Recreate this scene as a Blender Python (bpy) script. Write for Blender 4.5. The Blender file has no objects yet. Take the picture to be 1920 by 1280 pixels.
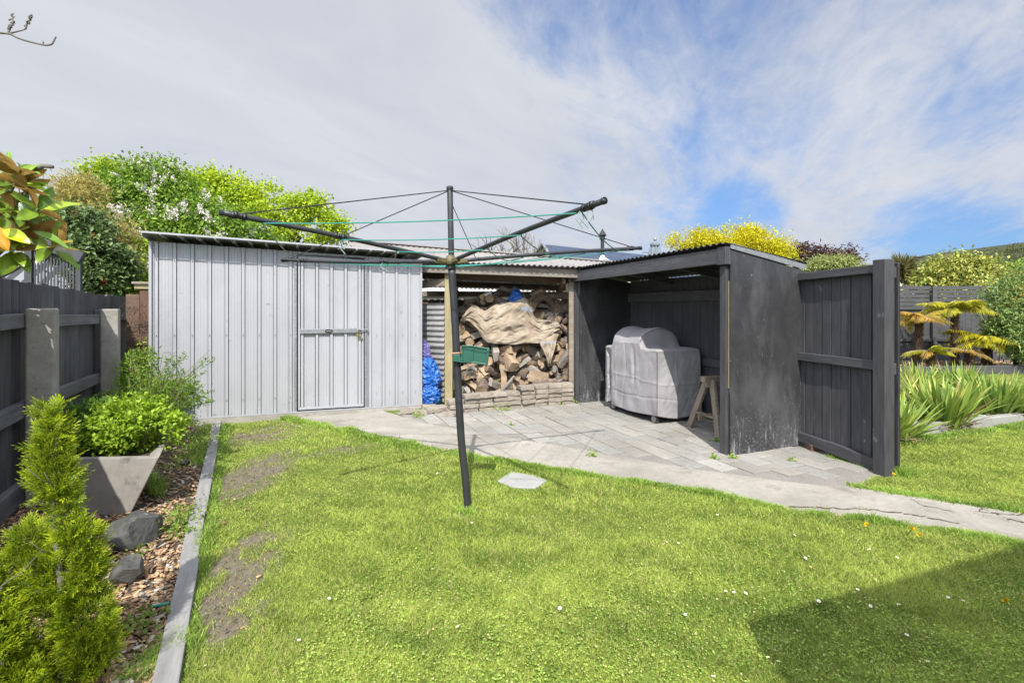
import bpy, math, random
import numpy as np
from mathutils import Vector, Matrix, Quaternion
S = bpy.context.scene
COL = S.collection
RN = random.Random(11)
rng = np.random.default_rng(5)
# ---------------------------------------------------------------- survey helpers
F = 930.0; CX = 960.0; HY = 578.0; EYE = 1.35      # focal length in photo pixels, principal column, horizon row, eye height
def G(px, py, z=0.0):
    Y = F * (EYE - z) / (py - HY)
    return Vector(((px - CX) / F * Y, Y, z))
def P(px, py, Y):
    return Vector(((px - CX) / F * Y, Y, EYE - (py - HY) / F * Y))
def rad(a): return math.radians(a)

# ---------------------------------------------------------------- mesh builder
class MB:
    def __init__(s):
        s.v = []; s.f = []; s.m = []; s.c = []; s.mi = 0; s.col = (1, 1, 1)
    def add(s, vs, fs):
        o = len(s.v)
        s.v += [tuple(v) for v in vs]
        s.f += [[i + o for i in f] for f in fs]
        s.m += [s.mi] * len(fs); s.c += [s.col] * len(fs)
    def box(s, lo, hi):
        (a, b, c), (d, e, f) = lo, hi
        s.add([(a,b,c),(d,b,c),(d,e,c),(a,e,c),(a,b,f),(d,b,f),(d,e,f),(a,e,f)],
              [(3,2,1,0),(4,5,6,7),(0,1,5,4),(1,2,6,5),(2,3,7,6),(3,0,4,7)])
    def beam(s, p0, p1, w, h, up=(0, 0, 1), taper=1.0):
        p0 = Vector(p0); p1 = Vector(p1); d = (p1 - p0).normalized()
        u = Vector(up); x = d.cross(u)
        if x.length < 1e-4: x = d.cross(Vector((0, 1, 0)))
        x.normalize(); y = x.cross(d).normalized()
        vs = []
        for p, k in ((p0, 1.0), (p1, taper)):
            for sx, sy in ((-1,-1),(1,-1),(1,1),(-1,1)):
                vs.append(p + x * (sx * w / 2 * k) + y * (sy * h / 2 * k))
        s.add(vs, [(0,1,2,3),(7,6,5,4),(1,0,4,5),(2,1,5,6),(3,2,6,7),(0,3,7,4)])
    def tube(s, pts, r, n=8, caps=True):
        pts = [Vector(p) for p in pts]
        if not isinstance(r, (list, tuple)): r = [r] * len(pts)
        vs = []; fs = []; ref = None
        for i, p in enumerate(pts):
            a = pts[max(i - 1, 0)]; b = pts[min(i + 1, len(pts) - 1)]
            d = (b - a)
            if d.length < 1e-9: d = Vector((0, 0, 1))
            d.normalize()
            if ref is None:
                ref = Vector((0, 0, 1)) if abs(d.z) < .9 else Vector((1, 0, 0))
            x = (ref - d * ref.dot(d))
            if x.length < 1e-4: x = d.orthogonal()
            x.normalize(); ref = x; y = d.cross(x)
            for k in range(n):
                t = 2 * math.pi * k / n
                vs.append(p + (x * math.cos(t) + y * math.sin(t)) * r[i])
        for i in range(len(pts) - 1):
            for k in range(n):
                k2 = (k + 1) % n
                fs.append((i*n+k, i*n+k2, (i+1)*n+k2, (i+1)*n+k))
        if caps:
            fs.append(tuple(reversed(range(n)))); fs.append(tuple(range((len(pts)-1)*n, len(pts)*n)))
        s.add(vs, fs)
    def prism(s, poly, z0, z1):
        n = len(poly)
        vs = [(p[0], p[1], z0) for p in poly] + [(p[0], p[1], z1) for p in poly]
        fs = [tuple(reversed(range(n))), tuple(range(n, 2*n))] + [(i, (i+1)%n, n+(i+1)%n, n+i) for i in range(n)]
        s.add(vs, fs)
    def grid(s, pts):          # pts[i][j]
        n = len(pts); m = len(pts[0])
        s.add([p for row in pts for p in row],
              [(i*m+j, i*m+j+1, (i+1)*m+j+1, (i+1)*m+j) for i in range(n-1) for j in range(m-1)])
    def lathe(s, prof, n=16, c=(0,0,0)):
        vs = []; fs = []
        for r, z in prof:
            for k in range(n):
                t = 2*math.pi*k/n
                vs.append((c[0]+r*math.cos(t), c[1]+r*math.sin(t), c[2]+z))
        for i in range(len(prof)-1):
            for k in range(n):
                k2 = (k+1) % n
                fs.append((i*n+k, i*n+k2, (i+1)*n+k2, (i+1)*n+k))
        fs.append(tuple(reversed(range(n)))); fs.append(tuple(range((len(prof)-1)*n, len(prof)*n)))
        s.add(vs, fs)
    def mesh(s, name, mats, smooth=False, color=False):
        me = bpy.data.meshes.new(name)
        me.from_pydata(s.v, [], s.f)
        if not isinstance(mats, (list, tuple)): mats = [mats]
        for m in mats: me.materials.append(m)
        if len(mats) > 1: me.polygons.foreach_set('material_index', s.m)
        if smooth: me.polygons.foreach_set('use_smooth', [True] * len(me.polygons))
        if color:
            ca = me.color_attributes.new('Col', 'FLOAT_COLOR', 'CORNER')
            arr = []
            for f, c in zip(s.f, s.c): arr += [c[0], c[1], c[2], 1.0] * len(f)
            ca.data.foreach_set('color', arr)
        me.update()
        return me
    def build(s, name, mats, parent=None, smooth=False, bevel=0, solid=0, subsurf=0, color=False):
        o = bpy.data.objects.new(name, s.mesh(name, mats, smooth, color)); COL.objects.link(o)
        if parent: o.parent = parent
        if solid:
            md = o.modifiers.new('Solidify', 'SOLIDIFY'); md.thickness = solid; md.offset = 0
        if bevel:
            md = o.modifiers.new('Bevel', 'BEVEL'); md.width = bevel; md.segments = 2; md.limit_method = 'ANGLE'
            md.angle_limit = rad(40)
        if subsurf:
            md = o.modifiers.new('Subsurf', 'SUBSURF'); md.levels = subsurf; md.render_levels = subsurf
        return o

def tag(o, label=None, cat=None, group=None, kind=None):
    if label: o['label'] = label
    if cat: o['category'] = cat
    if group: o['group'] = group
    if kind: o['kind'] = kind
    return o
def thing(name, label, cat, loc=(0,0,0), rz=0.0, group=None):
    o = bpy.data.objects.new(name, None); COL.objects.link(o)
    o.empty_display_size = .2
    o.location = loc; o.rotation_euler = (0, 0, rz)
    return tag(o, label, cat, group)
def copy_tree(o, parent=None):
    kids = list(o.children)
    c = o.copy(); COL.objects.link(c)
    if parent: c.parent = parent
    for k in kids: copy_tree(k, c)
    return c

def corr(mb, o, u, ulen, v, vlen, n, pitch=.076, amp=.009, k=6, ph=0.0):
    """corrugated sheet: waves across u, runs along v, normal n"""
    o = Vector(o); u = Vector(u).normalized(); v = Vector(v).normalized(); n = Vector(n).normalized()
    cnt = int(ulen / pitch * k)
    a = [o + u * (ulen*i/cnt) + n * (amp * math.cos(2*math.pi*(ulen*i/cnt)/pitch + ph)) for i in range(cnt+1)]
    mb.grid([[p, p + v * (vlen*.5), p + v * vlen] for p in a])

# ---------------------------------------------------------------- materials
def new_mat(name):
    m = bpy.data.materials.new(name); m.use_nodes = True
    nt = m.node_tree
    b = nt.nodes['Principled BSDF']
    return m, nt, b
def node(nt, t, **kw):
    n = nt.nodes.new(t)
    for k, v in kw.items():
        if k.startswith('i_'):
            key = k[2:]
            key = int(key) if key.isdigit() else key.replace('_', ' ')
            n.inputs[key].default_value = v
        else: setattr(n, k, v)
    return n
def ramp(nt, fac, stops):
    r = nt.nodes.new('ShaderNodeValToRGB'); e = r.color_ramp.elements
    while len(e) < len(stops): e.new(.5)
    for el, (p, c) in zip(e, stops):
        el.position = p; el.color = (c[0], c[1], c[2], 1) if not isinstance(c, float) else (c, c, c, 1)
    nt.links.new(fac, r.inputs[0]); return r.outputs[0]
def mix(nt, fac, a, b, mode='MIX'):
    m = nt.nodes.new('ShaderNodeMix'); m.data_type = 'RGBA'; m.blend_type = mode
    for s, v in ((0, fac), (6, a), (7, b)):
        if hasattr(v, 'links') or isinstance(v, bpy.types.NodeSocket): nt.links.new(v, m.inputs[s])
        else: m.inputs[s].default_value = v if s == 0 else (v[0], v[1], v[2], 1)
    return m.outputs[2]
def coords(nt, stretch=(1,1,1), scale=1.0, rand=True, world=False):
    if world: c = node(nt, 'ShaderNodeNewGeometry').outputs['Position']
    else: c = node(nt, 'ShaderNodeTexCoord').outputs['Object']
    if rand:
        oi = node(nt, 'ShaderNodeObjectInfo')
        mm = node(nt, 'ShaderNodeMath', operation='MULTIPLY'); mm.inputs[1].default_value = 37.0
        nt.links.new(oi.outputs['Random'], mm.inputs[0])
        va = node(nt, 'ShaderNodeVectorMath', operation='ADD')
        nt.links.new(c, va.inputs[0]); nt.links.new(mm.outputs[0], va.inputs[1]); c = va.outputs[0]
    vm = node(nt, 'ShaderNodeVectorMath', operation='MULTIPLY')
    vm.inputs[1].default_value = tuple(scale * k for k in stretch)
    nt.links.new(c, vm.inputs[0]); return vm.outputs[0]
def noise(nt, vec, scale=1.0, detail=6, rough=.6, dist=0.0):
    n = node(nt, 'ShaderNodeTexNoise', i_Scale=scale, i_Detail=detail, i_Roughness=rough, i_Distortion=dist)
    nt.links.new(vec, n.inputs['Vector']); return n.outputs['Fac']
def surf(name, cols, scale=6, stretch=(1,1,1), rough=.7, bump=.3, bscale=60, bstretch=None, metal=0.0, blotch=.25, bl_scale=1.3,
         spots=None, spots2=None, vcol=False, spec=.4, bdist=.004, orand=0.0, world=False, rrange=0.0, splash=False):
    m, nt, b = new_mat(name); L = nt.links
    c = coords(nt, stretch, 1.0, not world, world); c0 = coords(nt, (1,1,1), 1.0, not world, world)
    f = noise(nt, c, scale, 8, .62)
    col = ramp(nt, f, cols)
    if blotch:
        f2 = noise(nt, c0, bl_scale, 5, .6, .6)
        v = ramp(nt, f2, [(.3, 1.0 - blotch), (.7, 1.0 + blotch * .0)])
        col = mix(nt, 1.0, col, v, 'MULTIPLY')
    for sp in (spots, spots2):
        if sp:
            scol, ssc, lo, hi, st = sp
            cs = coords(nt, st, 1.0, not world, world)
            fs = noise(nt, cs, ssc, 6, .65)
            mk = ramp(nt, fs, [(lo, 0.0), (hi, 1.0)])
            col = mix(nt, mk, col, scol)
    if splash:      # pale rain-splash and scuff marks, thicker low on the panel
        sp_ = node(nt, 'ShaderNodeSeparateXYZ'); L.new(node(nt, 'ShaderNodeTexCoord').outputs['Object'], sp_.inputs[0])
        fz = node(nt, 'ShaderNodeMath', operation='MULTIPLY_ADD'); L.new(sp_.outputs[2], fz.inputs[0]); fz.inputs[1].default_value = -.17; fz.inputs[2].default_value = .075
        for st, sc in (((7,7,1.1),3.0),((1,1,1),42.0)):
            ad = node(nt, 'ShaderNodeMath', operation='ADD'); L.new(noise(nt, coords(nt, st, 1.0), sc, 7, .7), ad.inputs[0]); L.new(fz.outputs[0], ad.inputs[1])
            col = mix(nt, ramp(nt, ad.outputs[0], [(.60, 0.0), (.73, .7)]), col, (.30,.30,.31))
    if vcol:
        a = node(nt, 'ShaderNodeVertexColor', layer_name='Col'); col = mix(nt, 1.0, col, a.outputs[0], 'MULTIPLY')
    if orand:
        oi = node(nt, 'ShaderNodeObjectInfo')
        v = ramp(nt, oi.outputs['Random'], [(0, 1.0 - orand), (1, 1.0)])
        col = mix(nt, 1.0, col, v, 'MULTIPLY')
    L.new(col, b.inputs['Base Color'])
    b.inputs['Roughness'].default_value = rough; b.inputs['Metallic'].default_value = metal
    b.inputs['Specular IOR Level'].default_value = spec
    if rrange:
        rr = node(nt, 'ShaderNodeMapRange', i_3=rough - rrange, i_4=rough + rrange); L.new(f, rr.inputs[0]); L.new(rr.outputs[0], b.inputs['Roughness'])
    if bump:
        cb = coords(nt, bstretch or stretch, 1.0, not world, world)
        fb = noise(nt, cb, bscale, 6, .7)
        bn = node(nt, 'ShaderNodeBump', i_Strength=bump, i_Distance=bdist)
        L.new(fb, bn.inputs['Height']); L.new(bn.outputs[0], b.inputs['Normal'])
    return m
def plain(name, c, rough=.5, metal=0.0, spec=.5, bump=.15, bscale=40):
    return surf(name, [(.3, tuple(k*.85 for k in c)), (.7, tuple(min(1, k*1.1) for k in c))], 14, rough=rough, metal=metal, spec=spec, bump=bump, bscale=bscale, blotch=.1)
def leafmat(name, transl=.35, rough=.45, spec=.4, under=None, gain=1.0):
    m, nt, b = new_mat(name); L = nt.links
    a = node(nt, 'ShaderNodeVertexColor', layer_name='Col'); col = a.outputs[0]
    if gain != 1.0:
        vs = node(nt, 'ShaderNodeVectorMath', operation='SCALE'); vs.inputs['Scale'].default_value = gain; L.new(col, vs.inputs[0]); col = vs.outputs[0]
    if under:
        g = node(nt, 'ShaderNodeNewGeometry'); col = mix(nt, g.outputs['Backfacing'], col, under)
    L.new(col, b.inputs['Base Color']); b.inputs['Roughness'].default_value = rough
    b.inputs['Specular IOR Level'].default_value = spec
    if transl:
        t = node(nt, 'ShaderNodeBsdfTranslucent'); L.new(col, t.inputs[0])
        ms = node(nt, 'ShaderNodeMixShader'); ms.inputs[0].default_value = transl
        L.new(b.outputs[0], ms.inputs[1]); L.new(t.outputs[0], ms.inputs[2])
        L.new(ms.outputs[0], nt.nodes['Material Output'].inputs[0])
    return m

M = {}
Z3 = (1,1,1)
M['shed'] = surf('zinc_sheet', [(.25,(.325,.333,.355)),(.75,(.37,.378,.397))], 3, (1,1,.25), rough=.45, metal=.0, bump=.08, bscale=30, blotch=.10, bl_scale=1.2,
                 spots=((.15,.155,.17), 6.0, .66, .74, (1,1,1.3)), spots2=((.25,.255,.27), 1.7, .55, .78, (1,1,.4)), spec=.35)
M['soffit'] = surf('bright_zinc_roof', [(.3,(.74,.745,.755)),(.7,(.80,.805,.81))], 5, rough=.5, bump=.03, blotch=.08)
M['galv'] = surf('galvanised_steel', [(.3,(.20,.215,.23)),(.7,(.33,.34,.355))], 40, rough=.42, metal=.35, bump=.05, blotch=.2)
M['galv_dull'] = surf('weathered_corrugated_iron', [(.3,(.24,.24,.24)),(.7,(.36,.36,.36))], 9, rough=.5, metal=.25, bump=.1, blotch=.35, spots=((.17,.10,.06),5,.66,.78,Z3))
M['roof_dark'] = surf('dark_corrugated_iron', [(.3,(.03,.03,.032)),(.7,(.06,.06,.06))], 9, rough=.5, metal=.1, bump=.1, blotch=.3)
M['ply'] = surf('black_painted_ply', [(.3,(.033,.033,.0355)),(.7,(.053,.053,.057))], 5, rough=.5, bump=.15, bscale=30, blotch=.35, bl_scale=2.4,
                spots=((.30,.30,.31), 38, .665, .71, (1,1,.6)), spots2=((.085,.085,.09), 2.6, .50, .75, (1,1,.4)), rrange=.08, splash=True)
M['char'] = surf('charcoal_stained_timber', [(.25,(.042,.042,.046)),(.75,(.095,.095,.102))], 7, (6,6,.6), rough=.62, bump=.35, bscale=18, bstretch=(6,6,.5), blotch=.3,
                 spots=((.22,.22,.225), 9, .66, .74, (1,1,.5)), orand=.25)
M['char_h'] = surf('charcoal_stained_rail', [(.25,(.045,.045,.049)),(.75,(.105,.105,.112))], 7, (.6,6,6), rough=.6, bump=.35, bscale=18, bstretch=(.5,6,6), blotch=.25,
                 spots=((.18,.18,.185), 9, .72, .80, (.5,1,1)), orand=.15)
M['oldfence'] = surf('aged_black_fence_boards', [(.25,(.055,.057,.062)),(.75,(.15,.153,.165))], 5, (5,5,.5), rough=.8, bump=.5, bscale=14, bstretch=(6,6,.4), blotch=.45, bl_scale=2.2, orand=.2, vcol=True)
M['oldrail'] = surf('aged_black_fence_rail', [(.25,(.085,.085,.092)),(.75,(.21,.21,.22))], 5, (5,.5,5), rough=.8, bump=.5, bscale=14, bstretch=(6,.4,6), blotch=.35, bl_scale=2.2)
M['conc_post'] = surf('old_concrete_post', [(.25,(.27,.255,.225)),(.75,(.38,.36,.32))], 22, rough=.9, bump=.5, bscale=70, blotch=.35, bl_scale=3, spots=((.09,.09,.08),30,.62,.72,Z3), spots2=((.34,.33,.30),14,.66,.75,Z3))
M['conc'] = surf('concrete', [(.25,(.205,.195,.17)),(.75,(.29,.275,.24))], 14, rough=.9, bump=.35, bscale=90, blotch=.25, bl_scale=2.2, spots=((.12,.115,.10),40,.66,.75,Z3))
M['tub'] = surf('aged_concrete_tub', [(.25,(.22,.205,.185)),(.75,(.34,.32,.29))], 9, rough=.85, bump=.3, bscale=60, blotch=.3, bl_scale=3, spots=((.10,.095,.085),7,.58,.72,Z3), spots2=((.33,.31,.28),22,.67,.76,Z3))
M['path'] = surf('concrete_path', [(.2,(.27,.25,.212)),(.5,(.335,.312,.27)),(.8,(.39,.365,.32))], 30, rough=.95, bump=.4, bscale=120, blotch=.36, bl_scale=1.6, world=True,
                 spots=((.16,.14,.105), 2.6,.56,.74,Z3), spots2=((.36,.345,.31),55,.66,.74,Z3))
M['paver'] = surf('cement_paver', [(.25,(.265,.252,.225)),(.75,(.345,.33,.30))], 25, rough=.92, bump=.4, bscale=100, blotch=.28, bl_scale=1.6, vcol=True, world=True, spots=((.17,.155,.125),7,.58,.74,Z3), spots2=((.44,.43,.41),5,.66,.76,Z3))
M['gravel'] = surf('grit', [(.3,(.17,.158,.14)),(.5,(.27,.253,.225)),(.7,(.36,.34,.305))], 110, rough=1, bump=1.0, bscale=120, blotch=.3, world=True, bdist=.008)
M['oldpaver'] = surf('old_paver_stone', [(.25,(.29,.25,.205)),(.75,(.42,.375,.31))], 10, rough=.95, bump=.6, bscale=45, blotch=.35, bl_scale=4, orand=.25, spots=((.10,.09,.07),9,.6,.74,Z3))
M['edge'] = surf('grey_edging_board', [(.25,(.20,.197,.19)),(.75,(.32,.315,.305))], 8, (5,.5,5), rough=.85, bump=.35, bscale=20, bstretch=(5,.5,5), blotch=.25, bl_scale=3)
M['kerb'] = surf('kerb_concrete', [(.25,(.28,.278,.265)),(.75,(.37,.365,.345))], 16, rough=.9, bump=.3, bscale=90, blotch=.2, bl_scale=3)
M['rock'] = surf('dark_rock', [(.25,(.06,.06,.058)),(.75,(.15,.148,.14))], 9, rough=.8, bump=.8, bscale=22, bdist=.01, blotch=.35, bl_scale=5, spots=((.3,.3,.29),24,.62,.70,Z3), spots2=((.04,.042,.036),6,.52,.66,Z3))
M['pine'] = surf('treated_pine', [(.25,(0.240,0.198,0.102)),(.75,(0.396,0.336,0.192))], 6, (6,6,.5), rough=.8, bump=.3, bscale=16, bstretch=(6,6,.4), blotch=.35, bl_scale=2.5, spots=((.30,.13,.04),3,.60,.75,(2,2,.6)))
M['oldwood'] = surf('weathered_bare_timber', [(.25,(0.169,0.137,0.104)),(.75,(0.364,0.305,0.240))], 6, (.7,7,7), rough=.85, bump=.5, bscale=16, bstretch=(.6,7,7), blotch=.35, bl_scale=3)
M['brownwood'] = surf('brown_rough_timber', [(.25,(0.091,0.058,0.039)),(.75,(0.208,0.137,0.091))], 6, (.8,6,6), rough=.85, bump=.4, bscale=16, bstretch=(.6,6,6), blotch=.35)
M['redwood'] = surf('old_red_brown_board', [(.25,(.10,.055,.035)),(.75,(.20,.12,.085))], 6, (6,6,.6), rough=.9, bump=.5, bscale=16, bstretch=(6,6,.5), blotch=.4)
M['cut'] = surf('cut_wood', [(.25,(.29,.195,.11)),(.75,(.52,.39,.25))], 9, rough=.85, bump=.5, bscale=40, blotch=.3, bl_scale=8, orand=.55, spots=((.10,.065,.04),18,.64,.75,Z3))
M['split'] = surf('split_wood', [(.2,(0.290,0.193,0.116)),(.5,(0.503,0.367,0.241)),(.8,(0.657,0.522,0.386))], 9, (.8,7,7), rough=.9, bump=.7, bscale=14, bstretch=(.7,8,8), bdist=.008, blotch=.35, bl_scale=6, orand=.5)
M['greywood'] = surf('silvered_wood', [(.2,(0.209,0.177,0.145)),(.8,(0.467,0.427,0.370))], 9, (.8,7,7), rough=.9, bump=.7, bscale=14, bstretch=(.7,8,8), bdist=.008, blotch=.35, bl_scale=6, orand=.35)
M['bark'] = surf('bark', [(.25,(0.101,0.073,0.053)),(.75,(0.304,0.234,0.182))], 16, rough=.95, bump=1.0, bscale=30, bdist=.012, blotch=.3, bl_scale=6, orand=.3)
M['treebark'] = surf('tree_bark', [(.25,(.05,.04,.03)),(.75,(.13,.11,.085))], 12, rough=.95, bump=.8, bscale=30, bdist=.01)
M['greybark'] = surf('pale_grey_bark', [(.25,(.11,.10,.085)),(.75,(.22,.20,.175))], 20, rough=.95, bump=.8, bscale=60, bdist=.005)
M['ferntrunk'] = surf('fibrous_fern_trunk', [(.25,(.035,.02,.012)),(.75,(.12,.075,.05))], 22, (1,1,.4), rough=1, bump=1.0, bscale=40, bdist=.02)
M['cover'] = surf('grey_cover_fabric', [(.25,(.30,.292,.302)),(.75,(.335,.325,.336))], 4, rough=.85, bump=.22, bscale=9, bdist=.015, blotch=.18, bl_scale=4, spec=.2)
M['seam'] = plain('seam_piping', (.13,.125,.135), .7)
M['hessian'] = surf('stained_hessian', [(.2,(.19,.135,.09)),(.5,(.33,.27,.20)),(.8,(.43,.38,.31))], 5, rough=.9, bump=.7, bscale=16, bdist=.02, blotch=.4, bl_scale=6, spots=((.24,.31,.42),2.2,.60,.68,(.5,1,5)), spots2=((.22,.15,.09),7,.62,.74,Z3))
M['bluetarp'] = surf('blue_polythene', [(.25,(.012,.085,.36)),(.75,(.03,.17,.58))], 9, rough=.35, bump=.6, bscale=22, bdist=.01, blotch=.3, bl_scale=8, spots=((.05,.30,.75),14,.62,.75,Z3), spec=.5)
M['purple'] = surf('purple_polythene', [(.25,(.05,.045,.16)),(.75,(.17,.15,.36))], 12, rough=.35, bump=.6, bscale=24, bdist=.01, blotch=.3, bl_scale=8)
M['green'] = plain('green_plastic', (.02,.095,.068), .38)
M['line'] = plain('green_plastic_line', (.03,.235,.19), .5)
M['cord'] = plain('pale_cord', (.28,.36,.33), .7)
M['wire'] = plain('dark_wire', (.02,.02,.022), .5)
M['polepaint'] = surf('chipped_dark_paint', [(.25,(.022,.023,.026)),(.75,(.042,.044,.05))], 9, rough=.42, bump=.12, bscale=40, blotch=.2, spots=((.36,.36,.36),30,.715,.74,(1,1,.6)))
M['tape'] = plain('black_tape', (.014,.014,.016), .45)
M['hubm'] = surf('mossy_brass_hub', [(.25,(.06,.055,.028)),(.75,(.20,.17,.085))], 30, rough=.7, bump=.5, bscale=60, blotch=.3)
M['brass'] = plain('brass', (.32,.24,.10), .4, .7)
M['copper'] = plain('copper_clip', (.4,.22,.14), .35, .8)
M['rubber'] = plain('rubber', (.05,.045,.04), .8)
M['plasticgrey'] = plain('grey_plastic', (.25,.24,.225), .6)
M['badge'] = plain('black_badge', (.012,.012,.013), .4)
M['ivory'] = plain('pale_print', (.4,.4,.4), .6)
M['soil'] = surf('dark_soil', [(.25,(.06,.045,.032)),(.75,(.13,.10,.072))], 30, rough=1, bump=1, bscale=60, bdist=.01, world=True)
M['white'] = plain('white_paint', (.62,.61,.61), .5)
M['palewall'] = plain('pale_weatherboard', (.52,.50,.50), .7)
M['beigeroof'] = surf('beige_grey_roof_iron', [(.25,(.23,.215,.205)),(.75,(.29,.27,.26))], 3, rough=.55, bump=.05, blotch=.25, bl_scale=.6)
M['blueroof'] = surf('navy_roof_iron', [(.25,(.04,.055,.09)),(.75,(.055,.075,.115))], 3, rough=.38, bump=.05, blotch=.2)
M['paleroof'] = plain('pale_grey_roof', (.36,.37,.39), .5)
M['dark'] = plain('dark_gable', (.02,.02,.022), .7)
M['umbrella'] = plain('grey_blue_canvas', (.15,.175,.205), .9)
M['slat'] = surf('dark_slat_fence', [(.25,(.05,.05,.053)),(.75,(.09,.09,.095))], 5, (.6,4,4), rough=.7, bump=.3, bscale=20, blotch=.25)
M['lattice'] = surf('grey_stained_trellis', [(.25,(.05,.053,.06)),(.75,(.085,.09,.10))], 6, (3,3,.6), rough=.75, bump=.3, bscale=20, blotch=.25)
M['house'] = plain('house_wall', (.45,.43,.40), .8)
M['leaf'] = leafmat('leaf', .42, .5, .35, gain=1.4)
M['leafgloss'] = leafmat('glossy_leaf', .28, .42, .35, gain=1.5)
M['magleaf'] = leafmat('magnolia_leaf', .38, .27, .5, under=(.34,.20,.06), gain=1.6)
M['petal'] = leafmat('petal', .3, .6, .2)
M['grass'] = leafmat('grass_blade', .45, .6, .15, gain=1.4)
M['chips'] = leafmat('bark_chip', 0, .9, .2, gain=1.35)
# ================================================================ THE SETTING
def sheet(name, poly, z, mat, kind='structure'):
    mb = MB(); mb.add([(p[0], p[1], z) for p in poly], [tuple(range(len(poly)))])
    o = mb.build(name, mat); return tag(o, kind=kind)
def ccw(poly):
    a = sum(poly[i][0]*poly[(i+1)%len(poly)][1] - poly[(i+1)%len(poly)][0]*poly[i][1] for i in range(len(poly)))
    return poly if a > 0 else poly[::-1]
def inside(px, py, poly):
    px = np.asarray(px); py = np.asarray(py); r = np.zeros(px.shape, bool)
    n = len(poly)
    for i in range(n):
        x1, y1 = poly[i][0], poly[i][1]; x2, y2 = poly[(i+1)%n][0], poly[(i+1)%n][1]
        c = ((y1 > py) != (y2 > py)) & (px < (x2-x1)*(py-y1)/((y2-y1) if y2 != y1 else 1e-9) + x1)
        r ^= c
    return r
def fbm(x, y, s, seed=0):
    """cheap smooth 2-D noise in [-1,1]"""
    r = np.random.default_rng(seed); v = np.zeros_like(np.asarray(x, float)); tot = 0
    for k in range(10):
        a = r.uniform(0, 6.283); f = s * 1.35**k * r.uniform(.8, 1.2); w = .82**k
        v = v + w*np.sin((x*math.cos(a) + y*math.sin(a))*f + r.uniform(0, 6.28) + 1.3*np.sin((x*math.sin(a*1.7)-y*math.cos(a*1.7))*f*.6 + k)); tot += w
    return v/tot*2.0
gp = lambda *l: [tuple(G(x, y)[:2]) for x, y in l]
# front lawn: edging board on the left, path beyond
LAWN_A = gp((416,796),(440,788),(520,780),(600,795),(700,821),(780,837),(860,851),(930,863),(1010,876),(1100,890),(1200,903),(1300,920),(1340,926),(1400,941),(1440,946),(1500,958),(1560,966),(1620,972),(1700,983),(1800,999),(1930,1022))
LAWN_A = LAWN_A + [(5.5,2.62),(8.5,2.3),(8.5,.2),(-.35,.2),(-1.23,1.84)]
PATH_UP = gp((735,776),(770,786),(800,795),(860,806),(930,817),(1000,829),(1100,845),(1200,864),(1300,880),(1400,894),(1480,905),(1560,914),(1600,915),(1660,921),(1700,927),(1800,942),(1930,962))
PATH = gp((505,776),(560,772),(640,768),(700,766)) + PATH_UP + [(7.5,3.1),(7.5,2.2),(5.5,2.55)] + [G(x,y)[:2] for x,y in ((1930,1024),(1800,1001),(1620,974),(1500,960),(1400,943),(1300,922),(1200,905),(1100,892),(1010,878),(930,865),(860,853),(780,839),(700,823),(600,797),(520,786))]
SH_O = Vector((.904, 7.01, 0)); SH_A = math.atan2(-.92, .392)
shx = Vector((math.cos(SH_A), math.sin(SH_A), 0)); shy = Vector((-math.sin(SH_A), math.cos(SH_A), 0))
def SH(x, y, z=0): return SH_O + shx*x + shy*y + Vector((0,0,z))
PATIO = gp((740,774),(790,768),(850,766)) + [(-.75,7.3),(.75,7.6)] + [tuple(SH(0,.95)[:2]), tuple(SH(2.73,.95)[:2])] + [(2.98,4.86),(3.2,4.05)] + gp((1640,896),(1610,916),(1560,918),(1480,909),(1400,898),(1300,884),(1200,868),(1100,849),(1000,833),(930,821),(860,810),(800,799))
LAWN_B = gp((1592,912),(1625,903),(1640,893)) + [(3.14,4.1),(2.98,4.86),(4.0,5.03),(5.85,5.58),(9,6.5),(9,3.45)] + gp((1930,960),(1800,940),(1700,925),(1640,918))
KD = Vector((1.86,.56,0)).normalized(); KN = Vector((-KD.y,KD.x,0)); K0 = Vector((2.9,4.86,0))
LAWN_C = [(6.3,6.0),(6.3,9.9),(14,10.6),(14,6.5),(9,6.3)]

# ground sheet with bare-earth mask as a vertex colour
xs = np.concatenate([[-600,-60,-14], np.arange(-6, 6.01, .05), [14,60,600]]); ys = np.concatenate([[-600,-40,-6], np.arange(-1, 8.01, .05), [20,70,900]])
XX, YY = np.meshgrid(xs, ys, indexing='ij')
def ell(x, y, px, py, rx, ry):
    c = G(px, py); return ((x-c.x)/rx)**2 + ((y-c.y)/ry)**2
def bare_mask(x, y):
    n = .40*fbm(x, y*.5, 6, 3) + .60*fbm(x, y*.45, 20, 8) + .40*fbm(x, y*.6, 55, 12)
    b = np.zeros_like(x)
    for (px, py, rx, ry, w) in ((440,1100,.12,.50,1.0),(420,1170,.15,.20,1.0),(440,1040,.10,.35,.8),(462,895,.24,.60,.95),(455,818,.38,.36,.8),(500,775+25,.3,.25,.6),(640,842,.30,.18,.5),(600,852,.22,.16,.45),(866,966,.045,.04,1.3),(700,835,.5,.12,.3),(760,862,.3,.14,.25)):
        b = np.maximum(b, w*np.clip(1.12 - .55*np.sqrt(ell(x, y, px, py, rx, ry))*1.15, 0, 1.0))
    return np.clip((b - .10)*1.30 + n*.66*np.clip(b*2.0, 0, 1), 0, .95)
bm_ = bare_mask(XX, YY)
gv = np.stack([XX, YY, np.zeros_like(XX)], -1).reshape(-1,3)
nx, ny = XX.shape
ii, jj = np.meshgrid(np.arange(nx-1), np.arange(ny-1), indexing='ij'); ii = ii.ravel(); jj = jj.ravel()
gf = np.stack([ii*ny+jj, (ii+1)*ny+jj, (ii+1)*ny+jj+1, ii*ny+jj+1], -1)
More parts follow.
